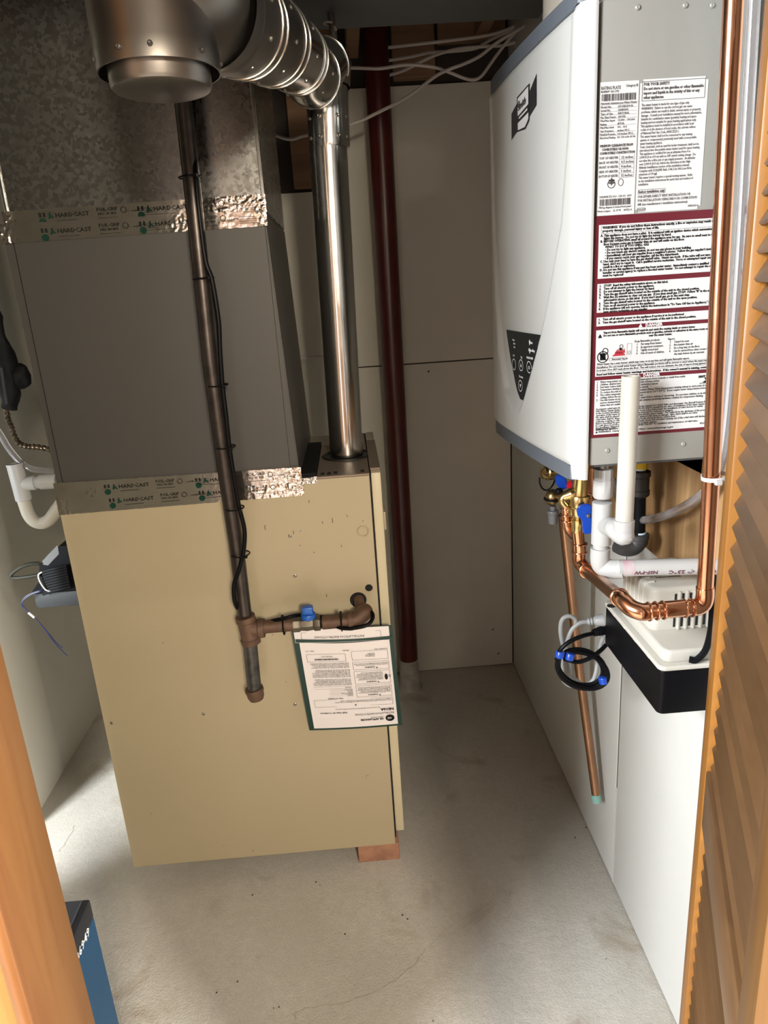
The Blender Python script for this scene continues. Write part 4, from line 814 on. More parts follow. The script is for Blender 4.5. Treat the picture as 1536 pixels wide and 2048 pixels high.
P.t('5.   To reduce the risk of scalding, use Thermostatic Mixing Valves (temperature limiting valves) at each point of use.\n6.   The outlet temperature of this heater is factory set at 120\u00b0F (50\u00b0C).  If you require water temperatures below this\n      setting, follow the instructions in the manual.\n7.   Use this heater at your own risk. Feel the water before bathing or showering.  Do not leave children or an infirm\n      person unsupervised.  See your local supply company (plumbing hardware retailer) for temperature limiting\n      valves that are available.', 0.0085, 1.3350, 0.0041, SC-0.016, 0.0, 0.93)
P.t('A pressure relief valve listed as complying with the standard for Relief Valve and Automatic Gas Shutoff Devices for\nHot Water Supply Systems, ANSI Z21.22/CSA 4.4, shall be installed at the time of installation of the water heater\nin the location specified by the manufacturer. Local codes shall govern the installation of relief devices for safety\noperation of the water heater. The relief valve must not be removed or plugged.\nNo valve shall be placed between the relief valve and the water heater.  The outlet from the discharge of the pressure\nrelief valve shall be disposed of in a safe place where it will cause no damage.  Also, there shall be no other\nreducing coupling or other restriction installed in the discharge line to restrict flow.\nBefore operating the pressure relief valve manually, check that hot water running out of the relief valve will discharge\nin a safe place to avoid contact with hot water or water damage.\nSee Installation Manual heading "PRESSURE RELIEF VALVES" for installation and maintenance of relief valve,\ndischarge line and other safety precautions.', 0.0085, 1.3105, 0.0039, SC-0.016, 0.0, 0.80)
P.t('California Prop 65:', 0.0085, 1.2800, 0.0040); P.t('WARNING: Cancer and Reproductive Harm - www.p65warnings.ca.gov', 0.0130, 1.2757, 0.0041, 0.115); P.t('SPL219', SC-0.020, 1.2780, 0.0036); tri(P.b, P.f, 0.0085, 1.2755, 0.0036)
P.t('HOT', 0.1620, 1.3480, 0.0045, None, 0.0002); quad(P.b, P.f, ((0.171, 1.347), (0.177, 1.351), (0.1765, 1.345), (0.173, 1.344))); quad(P.b, P.f, ((0.168, 1.341), (0.176, 1.3455), (0.179, 1.3425), (0.173, 1.340))); outline(P.b, P.f, 0.164, 0.180, 1.3390, 1.3402, 0.0004)
obj('text_field', bw, labelwhite, wlb, smooth=0); obj('print', P.b, ink, wlb, smooth=0); obj('danger_heading', bi, white_ink, wlb, smooth=0); obj('flame_symbol', brd, M('flame_ink', (0.35, 0.02, 0.03), 0.6), wlb, smooth=0)
# plastic vent pipe above the heater
vp = thing('vent_pipe', (0.405, 1.35, HZ1+0.012), 'cream plastic vent pipe with red lettering on top of the heater', 'pipe')
bm = nb(); cyl(bm, (0.405, 1.35, HZ1+0.0125), (0.412, 1.35, 2.315), 0.0445, 40); vb = obj('pipe', bm, pvccream, vp)
bm = nb(); lathe(bm, (0.405, 1.35, HZ1+0.0125), (0, 0, 1), [(0, 0.052), (0.03, 0.052), (0.034, 0.047)], 40); obj('collar', bm, trimgrey, vp)
bm = nb()
def vmap(x, y): a = math.radians(200)+y/0.045; return Vector((0.4095+0.0452*math.cos(a), 1.35+0.0452*math.sin(a), 1.92+x))
lay(bm, glyphs('SCH 40 PVC-DWV  ASTM D2665', 0.012, None, 0.0002), vmap); obj('print', bm, redink, vb, smooth=0)

# ================================================================== PLYWOOD BOARD
bm = nb(); box(bm, (XR-0.0125, 0.955, 0.976), (XR-0.0005, 1.655, 1.215), 0.001, 1); obj('plywood_board', bm, plywood, None, 'knotty wooden backing board on the wall below the water heater', 'board')

# ================================================================== COPPER RISER
cop = thing('copper_pipe', aY(1412, 1215, 0.90), 'bright copper water pipe rising past the heater, bent twice below it', 'pipe')
YC = 0.90; cx_ = lambda px, py, Y=YC: aY(px, py, Y)
rc = 0.0112
q1 = cx_(1410, 1178); ptop = cx_(1467, 0)+Vector((-0.004, 0, 0.30))
bm = nb(); tube(bm, [ptop, cx_(1467, 0), cx_(1452, 300), cx_(1437, 600), cx_(1423, 950), q1], rc, 28); obj('riser', bm, copper, cop)
zc_ = cx_(1330, 1218).z; xA = cx_(1296, 1222).x
p_el = Vector((0.375, YC, zc_)); Pb = aY(1163, 1118, 1.215); 
ca, cb2 = cx_(1398, 1214), cx_(1290, 1224)
bm = nb(); tube(bm, spl([q1+Vector((0, 0, 0.003)), cx_(1410, 1192), cx_(1406, 1206), cx_(1396, 1213.5), cx_(1384, 1215)], 7), rc+0.0012, 24); obj('elbow', bm, copper, cop)
bm = nb(); cyl(bm, cx_(1388, 1214.5), cx_(1285, 1223.5), rc, 24); obj('short_run', bm, copper, cop)
bm = nb(); cyl(bm, cx_(1368, 1216), cx_(1325, 1220), rc+0.0012, 24)
for px in (1383, 1369, 1326, 1312): c0 = cx_(px, 1215.5+(1383-px)*0.085); torus(bm, c0, ca-cb2, rc+0.0012, 0.0017, 24, 8)
obj('coupling', bm, copper, cop)
e_s = cx_(1292, 1223.5); e_m = cx_(1272, 1222)
runA = Vector((e_m.x-0.010, YC+0.030, e_m.z+0.006)); runB = aY(1172, 1140, 1.175)
dr = (runB-runA).normalized()
bm = nb(); tube(bm, spl([e_s+Vector((0.004, 0, 0)), cx_(1282, 1223.5), Vector((e_m.x-0.004, YC+0.010, e_m.z+0.001)), runA-dr*0.004, runA+dr*0.012], 7), rc+0.0014, 24); torus(bm, runA+dr*0.011, dr, rc+0.0014, 0.0019, 24, 8); torus(bm, e_s+Vector((0.004, 0, 0)), (1, 0, 0), rc+0.0014, 0.0018, 24, 8); obj('elbow', bm, copper, cop)
bm = nb(); cyl(bm, runA, runB, rc, 28); obj('long_run', bm, copperold, cop, 'dull long sloping run')
VX = aY(1158, 1050, 1.20); vxb = Vector((VX.x+0.002, 1.20, aY(1158, 1110, 1.20).z))
bm = nb(); tube(bm, spl([runB-dr*0.010, runB+dr*0.006, Vector((vxb.x, 1.199, vxb.z-0.012)), vxb+Vector((0, 0, 0.008)), vxb+Vector((-0.001, 0, 0.022))], 7), rc+0.0014, 24); torus(bm, runB-dr*0.010, dr, rc+0.0014, 0.002, 24, 8)
for dz in (0.022, 0.006): torus(bm, vxb+Vector((0, 0, dz)), (0, 0, 1), rc+0.0014, 0.0017, 24, 8)
obj('elbow', bm, copper, cop)
bm = nb(); cyl(bm, vxb+Vector((-0.001, 0, 0.018)), aY(1155, 1060, 1.20), rc, 24); obj('stub', bm, copper, cop)
zt_ = cx_(1424, 953)
tie = thing('zip_tie', zt_, 'white nylon zip tie around the bright copper pipe', 'cable tie')
bm = nb(); lathe(bm, zt_+Vector((0.004, -0.001, -0.003)), (-0.12, 0, 1), [(0, 0.0165), (0, 0.0178), (0.0055, 0.0178), (0.0055, 0.0165)], 28, False); obj('strap', bm, nylon, tie)
bm = nb(); c0 = zt_+Vector((-0.001, -0.019, -0.003)); box(bm, c0+Vector((-0.004, -0.003, -0.004)), c0+Vector((0.005, 0.003, 0.003)), 0.001, 1); obj('head', bm, nylon, tie)
# clear vinyl tube behind the copper pipe
bm = nb(); tube(bm, spl([aY(1512, -60, 0.955), aY(1508, 0, 0.955), aY(1494, 250, 0.955), aY(1480, 500, 0.955), aY(1466, 700, 0.955), aY(1452, 860, 0.965), aY(1440, 930, 0.985), aY(1425, 968, 1.01), aY(1400, 992, 1.04), aY(1360, 1018, 1.10), aY(1320, 1034, 1.16), aY(1280, 1040, 1.22), aY(1250, 1030, 1.27), aY(1238, 1000, 1.30), aY(1225, 960, 1.33)], 8), 0.0075, 16); obj('vinyl_tube', bm, vinyl, None, 'clear vinyl tube curving behind the bright copper pipe', 'tube')

# ================================================================== VALVES under the heater
def pz(px, py, Y): return aY(px, py, Y)
val = thing('service_valve', pz(1158, 1055, 1.20), 'brass isolation valve with a big blue lever above the copper elbow', 'valve')
a0 = pz(1162, 946, 1.20); a1 = pz(1154, 1064, 1.20); L_ = (a0-a1).length; ax = (a0-a1)
bm = nb(); R_ = lambda k: rad(k, a1)
lathe(bm, a1, ax, [(0, R_(12)), (L_*.10, R_(12)), (L_*.12, R_(13.5)), (L_*.22, R_(13.5)), (L_*.24, R_(11)), (L_*.28, R_(11)), (L_*.30, R_(19)), (L_*.34, R_(21)), (L_*.44, R_(21)), (L_*.45, R_(19)), (L_*.60, R_(21)), (L_*.63, R_(19.5)), (L_*.64, R_(15.5)), (L_*.90, R_(15.5)), (L_*.92, R_(17)), (L_*1.2, R_(17))], 28); obj('body', bm, brass, val)
bm = nb(); hz = pz(1176, 1028, 1.165); cyl(bm, pz(1160, 1030, 1.20), hz+Vector((0, 0.008, 0)), 0.006, 12); obj('stem', bm, brass, val)
bm = nb(); pts = [pz(x, y, 1.165) for x, y in ((1155, 1022), (1160, 1014), (1172, 1009), (1184, 1011), (1184, 1068), (1168, 1069), (1166, 1040), (1158, 1036))]; prism(bm, pts, (0, 0.010, 0)); bmesh.ops.recalc_face_normals(bm, faces=bm.faces[:]); bmesh.ops.bevel(bm, geom=bm.edges[:], offset=0.002, segments=2, affect='EDGES'); lv = obj('lever', bm, bluedeep, val, 'blue lever')
bm = nb(); lathe(bm, pz(1176, 1031, 1.1645), (0, -1, 0), [(0, 0.0035), (0.003, 0.0032), (0.004, 0.0015)], 12); obj('nut', bm, steel, lv)
bm = nb(); b1 = pz(1158, 985, 1.20); b2 = pz(1128, 993, 1.205); tube(bm, [b1, pz(1142, 988, 1.20), b2], [R_(11), R_(12), R_(9)], 20); tube(bm, spl([b2+Vector((0.004, 0, 0)), b2, b2+Vector((-0.004, 0, -0.008)), pz(1131, 1012, 1.205)], 5), R_(7), 16); obj('side_port', bm, brass, val)
# hot-side assembly a little farther back
v2 = thing('drain_valve', pz(1092, 945, 1.30), 'brass hose cap dangling on a black strap under the heater edge', 'valve')
bm = nb(); c0 = pz(1092, 945, 1.30); av = Vector((-1, -0.25, 0.1)).normalized(); rk = rad(15, c0)
lathe(bm, c0-av*0.014, av, [(0, rk*.9), (0.002, rk), (0.012, rk), (0.014, rk*.85), (0.020, rk*.85), (0.022, rk*.55), (0.024, rk*.3)], 20)
for k in range(18): u, v = frame(av); d = u*math.cos(k*math.pi/9)+v*math.sin(k*math.pi/9); cyl(bm, c0+d*rk-av*0.012, c0+d*rk-av*0.002, 0.0011, 5)
obj('hose_cap', bm, brassdark, v2)
bm = nb(); cyl(bm, c0-av*0.014, c0-av*0.06, rad(9, c0), 16); obj('outlet', bm, brassdark, v2)
bm = nb(); tube(bm, spl([pz(1079, 955, 1.28), pz(1080, 968, 1.28), pz(1086, 978, 1.28), pz(1095, 980, 1.28), pz(1104, 972, 1.28), pz(1110, 958, 1.29), pz(1108, 944, 1.30)], 6), 0.0016, 8); obj('strap', bm, black, v2)
v3 = thing('relief_valve', pz(1106, 1000, 1.25), 'small brass relief valve with black band and grey threaded tip', 'valve')
c0 = pz(1105, 995, 1.25); bm = nb(); ball(bm, c0, rad(15, c0), 1, 1, 1.15, 16); cyl(bm, c0, pz(1135, 990, 1.22), rad(8, c0), 14); obj('body', bm, brassdark, v3)
bm = nb(); lathe(bm, c0+Vector((0, 0, -0.005)), (0.05, 0, 1), [(0, rad(16.5, c0)), (0.001, rad(17.5, c0)), (0.004, rad(17.5, c0)), (0.005, rad(16.5, c0))], 24); ball(bm, pz(1118, 982, 1.235), rad(8, c0), 1, 1, .8, 10); obj('band', bm, black, v3)
c1 = pz(1106, 1012, 1.25); bm = nb(); lathe(bm, c1, (0, 0, -1), [(0, rad(6, c1)), (0.008, rad(6, c1)), (0.009, rad(11, c1)), (0.012, rad(12, c1)), (0.015, rad(11, c1)), (0.016, rad(10, c1)), (0.034, rad(9, c1))], 16); obj('tip', bm, M('grey_cap', (0.11, 0.115, 0.12), 0.4), v3)
for nm, lb, pts, mt, Y in (('valve_handle', 'small blue butterfly handle beside the red one, under the heater', ((1113, 955), (1122, 951), (1133, 957), (1136, 976), (1124, 980), (1115, 972)), bluedeep, 1.245), ('valve_handle', 'small red butterfly handle between blue handle and brass valve', ((1137, 969), (1146, 963), (1147, 979), (1136, 979)), redpl, 1.235)):
    bm = nb(); prism(bm, [pz(x, y, Y) for x, y in pts], (0, 0.014, 0)); bmesh.ops.recalc_face_normals(bm, faces=bm.faces[:]); bmesh.ops.bevel(bm, geom=bm.edges[:], offset=0.0018, segments=2, affect='EDGES'); obj(nm, bm, mt, None, lb, 'handle')
cp2 = thing('copper_riser', pz(1177, 1010, 1.29), 'short reddish copper riser between the brass valve and white plastic drain', 'pipe')
bm = nb(); cyl(bm, pz(1181, 935, 1.29), pz(1178, 1010, 1.29), rc, 20); obj('pipe', bm, copper, cp2)
bm = nb()
for py in (985, 996): torus(bm, pz(1179, py, 1.29), (0, 0, 1), rc, 0.0022, 20, 8)
pieces('press_ring', bm, copper, cp2)
cp3 = thing('copper_branch', pz(1140, 1060, 1.235), 'small ringed copper elbow curving below the brass side port', 'pipe')
bm = nb(); tube(bm, spl([pz(1131, 1008, 1.215), pz(1132, 1025, 1.215), pz(1133, 1045, 1.215), pz(1137, 1058, 1.215), pz(1148, 1072, 1.225), pz(1156, 1080, 1.25)], 6), rad(9, pz(1133, 1040, 1.215)), 18); obj('pipe', bm, copper, cp3)
bm = nb()
for py in (1018, 1030, 1042): torus(bm, pz(1132.5, py, 1.215), (0.05, 0, 1), rad(9.5, pz(1133, 1040, 1.215)), 0.0018, 18, 8)
pieces('press_ring', bm, copper, cp3)
# dull copper relief drain leaning against the wall
drp = thing('drain_pipe', aX(1193, 1605, 0.545), 'dull copper drain pipe with green corroded end reaching towards the floor', 'pipe')
d0, d1, d2 = aX(1127, 1040, 0.46), aX(1160, 1350, 0.525), aX(1193, 1596, 0.548)
bm = nb(); tube(bm, [d0+(d0-d1)*0.03, d0, d1, d2], 0.0112, 24); obj('pipe', bm, copperold, drp)
dd = (d2-d1).normalized(); bm = nb(); lathe(bm, d2-dd*0.010, dd, [(0, 0.0115), (0.004, 0.0124), (0.016, 0.0126), (0.021, 0.0116), (0.022, 0.009), (0.016, 0.007)], 24); obj('corroded_end', bm, verdigris, drp, 'blue-green crusted end')

# ================================================================== PVC DRAIN
pv = thing('plastic_drain', pz(1215, 1150, 1.06), 'white plastic drain tee with upright open standpipe below the heater', 'pipe')
YP = 1.075
A0, A1 = pz(1207, 930, YP), pz(1200, 1140, YP); axp = (A0-A1).normalized()
rq = lambda k, c: rad(k, c)
bm = nb(); lathe(bm, pz(1205, 995, YP), axp, [(0, rq(18, A0)), (0.003, rq(20, A0)), (0.030, rq(20, A0)), (0.031, rq(19, A0)), (0.048, rq(19.5, A0)), (0.049, rq(16, A0))], 10); obj('adapter', bm, pvc, pv)
bm = nb(); lathe(bm, pz(1206, 940, YP), axp, [(0, rq(13, A0)), (0.022, rq(13, A0))], 20); obj('nipple', bm, steel, pv)
bm = nb(); cyl(bm, pz(1204, 1010, YP), pz(1201, 1100, YP), rq(15.5, A0), 24); obj('pipe', bm, pvc, pv)
bm = nb(); t0_, t1_ = pz(1205, 1003, YP), pz(1202, 1088, YP); lathe(bm, t1_, axp, [(0, rq(17, A0)), (0.001, rq(20, A0)), ((t0_-t1_).length-0.001, rq(20, A0)), ((t0_-t1_).length, rq(17, A0))], 28)
s0 = pz(1207, 1050, YP); s1 = pz(1228, 1055, 1.035); s2 = pz(1242, 1062, 1.005)
tube(bm, [s0, s1], rq(19, A0), 24); obj('tee', bm, pvc, pv)
YQ = 1.0
bm = nb(); tube(bm, spl([s1, s2+Vector((-0.006, 0.012, 0)), pz(1247, 1072, YQ), pz(1247.5, 1060, YQ), pz(1248, 1042, YQ)], 7), rq(19.5, pz(1247, 1060, YQ)), 24)
bm2 = pz(1248, 1040, YQ); lathe(bm, bm2-Vector((0, 0, 0.018)), (0.01, 0, 1), [(0, rq(19, bm2)), (0, rq(20.5, bm2)), (0.018, rq(20.5, bm2)), (0.0185, rq(17, bm2))], 28); lathe(bm, pz(1258, 1078, YQ-0.0125), (0.2, -1, 0), [(0, .003), (.003, .0028)], 10); obj('elbow', bm, pvc, pv)
P0, P1 = pz(1248, 1050, YQ), pz(1262, 752, YQ); ln = (P1-P0).length; ro = rq(17.3, P0)
bm = nb(); lathe(bm, P0, P1-P0, [(0, ro), (ln, ro), (ln, ro*0.78), (ln-0.03, ro*0.78)], 32); obj('standpipe', bm, pvcold, pv, 'slightly yellowed upright pipe, open at the top')
bm = nb(); E_ = [pz(1201, 1096, YP), pz(1200, 1118, YP), pz(1205, 1132, YP), pz(1222, 1138, YP-0.01), pz(1247, 1138, YP-0.02)]
tube(bm, spl(E_, 7), rq(20, A0), 28); lathe(bm, E_[0]-axp*0.001, axp, [(0, rq(20, A0)), (0.001, rq(17, A0))], 28); obj('elbow', bm, pvc, pv)
H0, H1_ = pz(1236, 1136.4, YP-0.02), pz(1470, 1131, YP-0.045)
rh = rq(16.5, H0)
bm = nb(); cyl(bm, H0, H1_, rh, 28); hp_ = obj('discharge_pipe', bm, pvc, pv)
bm = nb(); dh = (H1_-H0).normalized(); lathe(bm, H0, dh, [(0.006, rh+0.0003), (0.010, rh+0.0004), (0.024, rh+0.0003)], 28, False); obj('primer_stain', bm, primer, hp_)
bm = nb(); up_ = Vector((0, 0, 1)); up_ = (up_-dh*up_.dot(dh)).normalized(); nr = dh.cross(up_)
if nr.y > 0: nr = -nr
def hm(x, y):   # upside-down lettering wrapped on the pipe
    a = -(y-0.004)/rh - 0.35; return H0+dh*x+(nr*math.cos(a)+up_*math.sin(a))*(rh+0.0004)
V, F = glyphs('NSF-PW', 0.0085, None, 0.0002, sx=1.2); lay(bm, (V, F), lambda x, y: hm(0.060-x, y))
V, F = glyphs('00 PSI @ 23\u00b0C', 0.0095, None, 0.0002, sx=1.25); lay(bm, (V, F), lambda x, y: hm(0.150-x, y)); obj('print', bm, M('pipe_ink', (0.12, 0.03, 0.05), 0.6), hp_, smooth=0)
# black gas pipe behind the standpipe
gp = thing('gas_union', pz(1270, 1090, 1.20), 'black iron pipe and elbow behind the white standpipe', 'pipe')
Yg = 1.22; c0 = pz(1278, 1000, Yg)
bm = nb(); lathe(bm, pz(1278, 992, Yg), (0, 0, 1), [(0, rq(17, c0)), (0.003, rq(20, c0)), (0.012, rq(20, c0)), (0.013, rq(18.5, c0)), (0.036, rq(18.5, c0)), (0.038, rq(20.5, c0)), (0.047, rq(20.5, c0)), (0.049, rq(15, c0))], 20); obj('union', bm, ironblack, gp)
bm = nb(); cyl(bm, pz(1279, 930, Yg), pz(1277, 1080, Yg), rq(13, c0), 20); obj('nipple', bm, black, gp)
bm = nb(); cyl(bm, pz(1280, 922, Yg), pz(1279, 938, Yg), rq(13.6, c0), 20); obj('label', bm, yellowlbl, gp, 'yellow tag')
bm = nb()
for py in (939, 993, 1066): lathe(bm, pz(1278.5, py, Yg), (0, 0, 1), [(0, rq(13.7, c0)), (0.003, rq(13.7, c0))], 20)
pieces('sealant', bm, M('sealant', (0.55, 0.66, 0.72), 0.5), gp)
bm = nb(); tube(bm, spl([pz(1277, 1068, Yg), pz(1275, 1084, Yg), pz(1264, 1094, Yg), pz(1248, 1094, Yg), pz(1236, 1088, Yg)], 7), [rq(20, c0)]*8+[rq(18.5, c0)]*21, 22); lathe(bm, pz(1277, 1077, Yg), (0, 0, 1), [(0, rq(20, c0)), (0.001, rq(21, c0)), (0.009, rq(21, c0)), (0.010, rq(17, c0))], 22); obj('elbow', bm, M('elbow_grey', (0.055, 0.053, 0.052), 0.5, 0.3), gp)

# ================================================================== CONDENSATE PUMP
PX0, PX1, PY0, PY1, PZ0, PZ1 = 0.445, XR-0.003, 0.957, 1.206, 0.828, 0.9065
pmp = thing('condensate_pump', ((PX0+PX1)/2, 1.08, PZ0), 'black condensate pump tank with cream lid on the right wall', 'pump')
def rbox(b, x0, x1, y0, y1, z0, z1, rv, rt=0.002):   # box with rounded upright corners and softened rims
    P = []
    for cx, cy_, a0 in ((x1-rv, y1-rv, 0), (x0+rv, y1-rv, 90), (x0+rv, y0+rv, 180), (x1-rv, y0+rv, 270)):
        for k in range(7): t = math.radians(a0+15*k); P.append((cx+rv*math.cos(t), cy_+rv*math.sin(t)))
    mx, my = (x0+x1)/2, (y0+y1)/2; L_ = []
    for z, ins in ((z0, rt), (z0+rt*0.3, rt*0.3), (z0+rt, 0), (z1-rt, 0), (z1-rt*0.6, rt*0.08), (z1-rt*0.3, rt*0.3), (z1-rt*0.08, rt*0.6), (z1, rt)):
        kx, ky = 1-ins/((x1-x0)/2), 1-ins/((y1-y0)/2); L_.append([b.verts.new((mx+(x-mx)*kx, my+(y-my)*ky, z)) for x, y in P])
    n = len(P)
    for i in range(len(L_)-1):
        for k in range(n): b.faces.new((L_[i][k], L_[i][(k+1) % n], L_[i+1][(k+1) % n], L_[i+1][k]))
    b.faces.new(L_[0][::-1]); b.faces.new(L_[-1]); return b
obj('tank', rbox(nb(), PX0, PX1, PY0, PY1, PZ0, PZ1, 0.010, 0.003), black, pmp)
lid = obj('lid', rbox(nb(), PX0-0.002, PX1, PY0-0.002, PY1+0.002, PZ1, PZ1+0.0085, 0.011, 0.0025), pumpwhite, pmp)
bm = nb(); rbox(bm, PX0+0.008, PX1-0.004, PY0+0.008, PY1-0.05, PZ1+0.008, PZ1+0.030, 0.014, 0.005); obj('housing_base', bm, pumpwhite, pmp)
hx0, hx1, hy0, hy1, hz1 = PX0+0.012, PX1-0.008, 1.030, 1.165, aY(1340, 1177, 1.030).z
hs = obj('motor_housing', rbox(nb(), hx0, hx1, hy0, hy1, PZ1+0.028, hz1, 0.016, 0.008), pumpwhite, pmp)
bm = nb()
for k in range(5):
    x = hx0+0.040+k*0.0125; box(bm, (x-0.0022, hy0-0.0006, PZ1+0.036), (x+0.0022, hy0+0.004, hz1-0.010), 0.0008, 1)
pieces('vent_slot', bm, darkhole, hs)
bm = nb()
for k in range(5):
    x = hx0+0.040+k*0.0125+0.006; box(bm, (x-0.0022, hy0-0.003, PZ1+0.032), (x+0.0022, hy0+0.002, hz1-0.006), 0.0016, 2)
    y = hy0+0.030+k*0.018; tube(bm, spl([(hx0+0.016, y, hz1+0.0003), (hx0+0.006, y, hz1-0.001), (hx0-0.0005, y, hz1-0.010), (hx0-0.0008, y, PZ1+0.036)], 5), 0.0022, 8)
pieces('rib', bm, pumpwhite, hs)
bm = nb(); fmap = plane_map((hx0+0.026, hy0+0.040, hz1+0.0006), (1, 0.0, 0), (0, 1, 0)); lay(bm, glyphs('115V 60Hz\nWARNING   CAUTION\nDisconnect power\nbefore servicing', 0.009, None, 0.0002, 1.1), lambda x, y: fmap(x*0.7, y*0.9+0.03)); obj('print', bm, M('print_brown', (0.16, 0.12, 0.09), 0.7), hs, smooth=0)
bm = nb(); p = aZ(1222, 1212, PZ1+0.009); lathe(bm, p, (0, 0, 1), [(0, 0.0075), (0.0005, 0.0075)], 20); obj('inlet_hole', bm, darkhole, lid)
bm = nb()
for y in (0.995, 1.05, 1.10, 1.15): box(bm, (PX0-0.0028, y, PZ1+0.002), (PX0+0.001, y+0.012, PZ1+0.0065), 0.0005, 1)
pieces('clip', bm, pumpwhite, lid)
def cord(name, pts, r, mat, label, cat, par=None): bm = nb(); tube(bm, spl(pts, 7), r, 10); return obj(name, bm, mat, par, label, cat)
bm = nb(); tube(bm, spl([pz(1378, 1322, 0.962)+Vector((0, 0, 0.003)), pz(1392, 1320, 0.958), pz(1410, 1302, 0.957), pz(1420, 1270, 0.957), pz(1424, 1235, 0.957), pz(1426, 1190, 0.962), pz(1428, 1150, 0.975)], 6), 0.0052, 10); obj('power_lead', bm, black, pmp)
# cords on the far end of the pump
gcx = thing('power_cord', pz(1165, 1260, 1.22), 'grey power cord with moulded plug looped left of the pump', 'power cord')
YK = 1.222
bm = nb(); tube(bm, spl([pz(1177, 1243, YK), pz(1160, 1246, YK), pz(1145, 1258, YK), pz(1136, 1278, YK), pz(1130, 1300, YK+.01), pz(1126, 1330, YK+.012), pz(1124, 1352, YK+.01), pz(1132, 1366, YK), pz(1148, 1372, YK-.01), pz(1180, 1366, YK-.012), pz(1192, 1345, YK-.01), pz(1196, 1310, YK), pz(1206, 1275, YK), pz(1211, 1268, YK-.012)], 7), 0.0042, 10)
tube(bm, spl([pz(1152, 1250, YK+.008), pz(1150, 1238, YK+.008), pz(1137, 1232, YK+.008), pz(1124, 1240, YK+.008), pz(1121, 1262, YK+.008), pz(1126, 1290, YK+.008), pz(1138, 1322, YK+.006), pz(1142, 1350, YK+.01), pz(1160, 1366, YK+.01)], 7), 0.0042, 10); obj('cord', bm, cordgrey, gcx)
bm = nb(); q0 = pz(1174, 1243.5, YK); q2 = pz(1207, 1240, YK-0.004); dq = (q2-q0); lathe(bm, q0, dq, [(0, 0.005), (0.004, 0.0075), (0.006, 0.0055), (0.009, 0.008), (0.012, 0.006), (0.015, 0.009), (0.018, 0.0105), (dq.length, 0.0125)], 14); obj('plug', bm, cordgrey, gcx)
bcx = thing('power_cord', pz(1160, 1310, 1.20), 'coiled black power cord with blue ties hanging left of the pump', 'power cord')
YK = 1.195
def el(a, rx=50, ry=37, cxp=1163, cyp=1338, rot=0.35):
    x = rx*math.cos(a); y = ry*math.sin(a); return pz(cxp+x*math.cos(rot)-y*math.sin(rot), cyp+x*math.sin(rot)+y*math.cos(rot), YK+0.012*math.sin(a*0.5))
bm = nb(); 
for k, (rx, ry, dy) in enumerate(((50, 38, 0), (46, 33, 0.006), (53, 34, -0.006))):
    n = 40; tube(bm, [el(2*math.pi*i/n, rx, ry)+Vector((0, dy, 0)) for i in range(n+1)], 0.0042, 10)
tube(bm, spl([pz(1207, 1262, YK+0.02), pz(1190, 1266, YK+0.012), pz(1165, 1272, YK), pz(1140, 1283, YK-.004), pz(1122, 1298, YK-.004), pz(1114, 1315, YK), el(math.pi*0.98)], 7), 0.0042, 10)
tube(bm, spl([pz(1212, 1290, YK+0.02), pz(1200, 1302, YK+0.01), pz(1180, 1316, YK), pz(1155, 1324, YK), pz(1128, 1318, YK)], 7), 0.0042, 10); obj('cord', bm, black, bcx)
bm = nb(); q0 = pz(1186, 1266, YK+0.012); dq = pz(1210, 1260, YK+0.022)-q0; lathe(bm, q0, dq, [(0, 0.0055), (0.003, 0.0075), (0.005, 0.006), (0.008, 0.008), (0.010, 0.0065), (0.013, 0.0085), (dq.length, 0.010)], 14); obj('plug', bm, black, bcx)
for px, py in ((1118, 1310), (1138, 1314), (1208, 1361)):
    bm = nb(); c = pz(px, py, YK-0.002); lathe(bm, c-Vector((0, 0, 0.006)), (0.25 if px < 1200 else -0.2, 0.1, 1), [(0, 0.0075), (0.001, 0.0088), (0.012, 0.0092), (0.014, 0.008)], 14); obj('tie', bm, bluedeep, bcx, 'blue tie')

# ================================================================== LEFT SIDE ITEMS
YA = 1.68
ins = thing('insulated_line', aY(20, 830, YA), 'black wrapped refrigerant line with lumpy joint left of the grey cabinet', 'pipe')
bm = nb(); tube(bm, spl([aY(-150, 60, YA+.1), aY(-100, 240, YA+.03), aY(-45, 480, YA), aY(-22, 590, YA), aY(-5, 670, YA), aY(6, 705, YA), aY(16, 745, YA), aY(20, 790, YA), aY(18, 818, YA)], 6), [rad(k, aY(0, 700, YA)) for k in splr([16, 16, 16, 15, 15, 20, 22, 18, 14], 6)], 18)
for v in bm.verts: v.co += Vector(noise.noise_vector(v.co*45))*0.005
obj('insulation', bm, blackrub, ins)
bm = nb(); c = aY(42, 752, YA); bmesh.ops.create_icosphere(bm, subdivisions=3, radius=rad(22, c), matrix=Matrix.Translation(c) @ Matrix.Diagonal((0.85, 0.8, 1.15, 1)))
for v in bm.verts: v.co += Vector(noise.noise_vector(v.co*60))*0.006
obj('wrapped_joint', bm, blackrub, ins)
bm = nb(); tube(bm, [aY(3, 735, YA-0.03), aY(8, 770, YA-0.03), aY(14, 808, YA-0.03)], 0.004, 8); obj('strap', bm, pumpgrey, ins)
bm = nb(); tube(bm, spl([aY(12, 815, YA), aY(16, 838, YA), aY(22, 852, YA), aY(28, 870, YA), aY(38, 886, YA), aY(55, 893, YA), aY(75, 894, YA), aY(100, 899, YA)], 7), [rad(k, aY(30, 870, YA)) for k in [5.5+1.1*math.sin(i*2.1) for i in range(50)]], 12); obj('taped_pipe', bm, tapedpipe, ins, 'shiny bronze taped pipe')
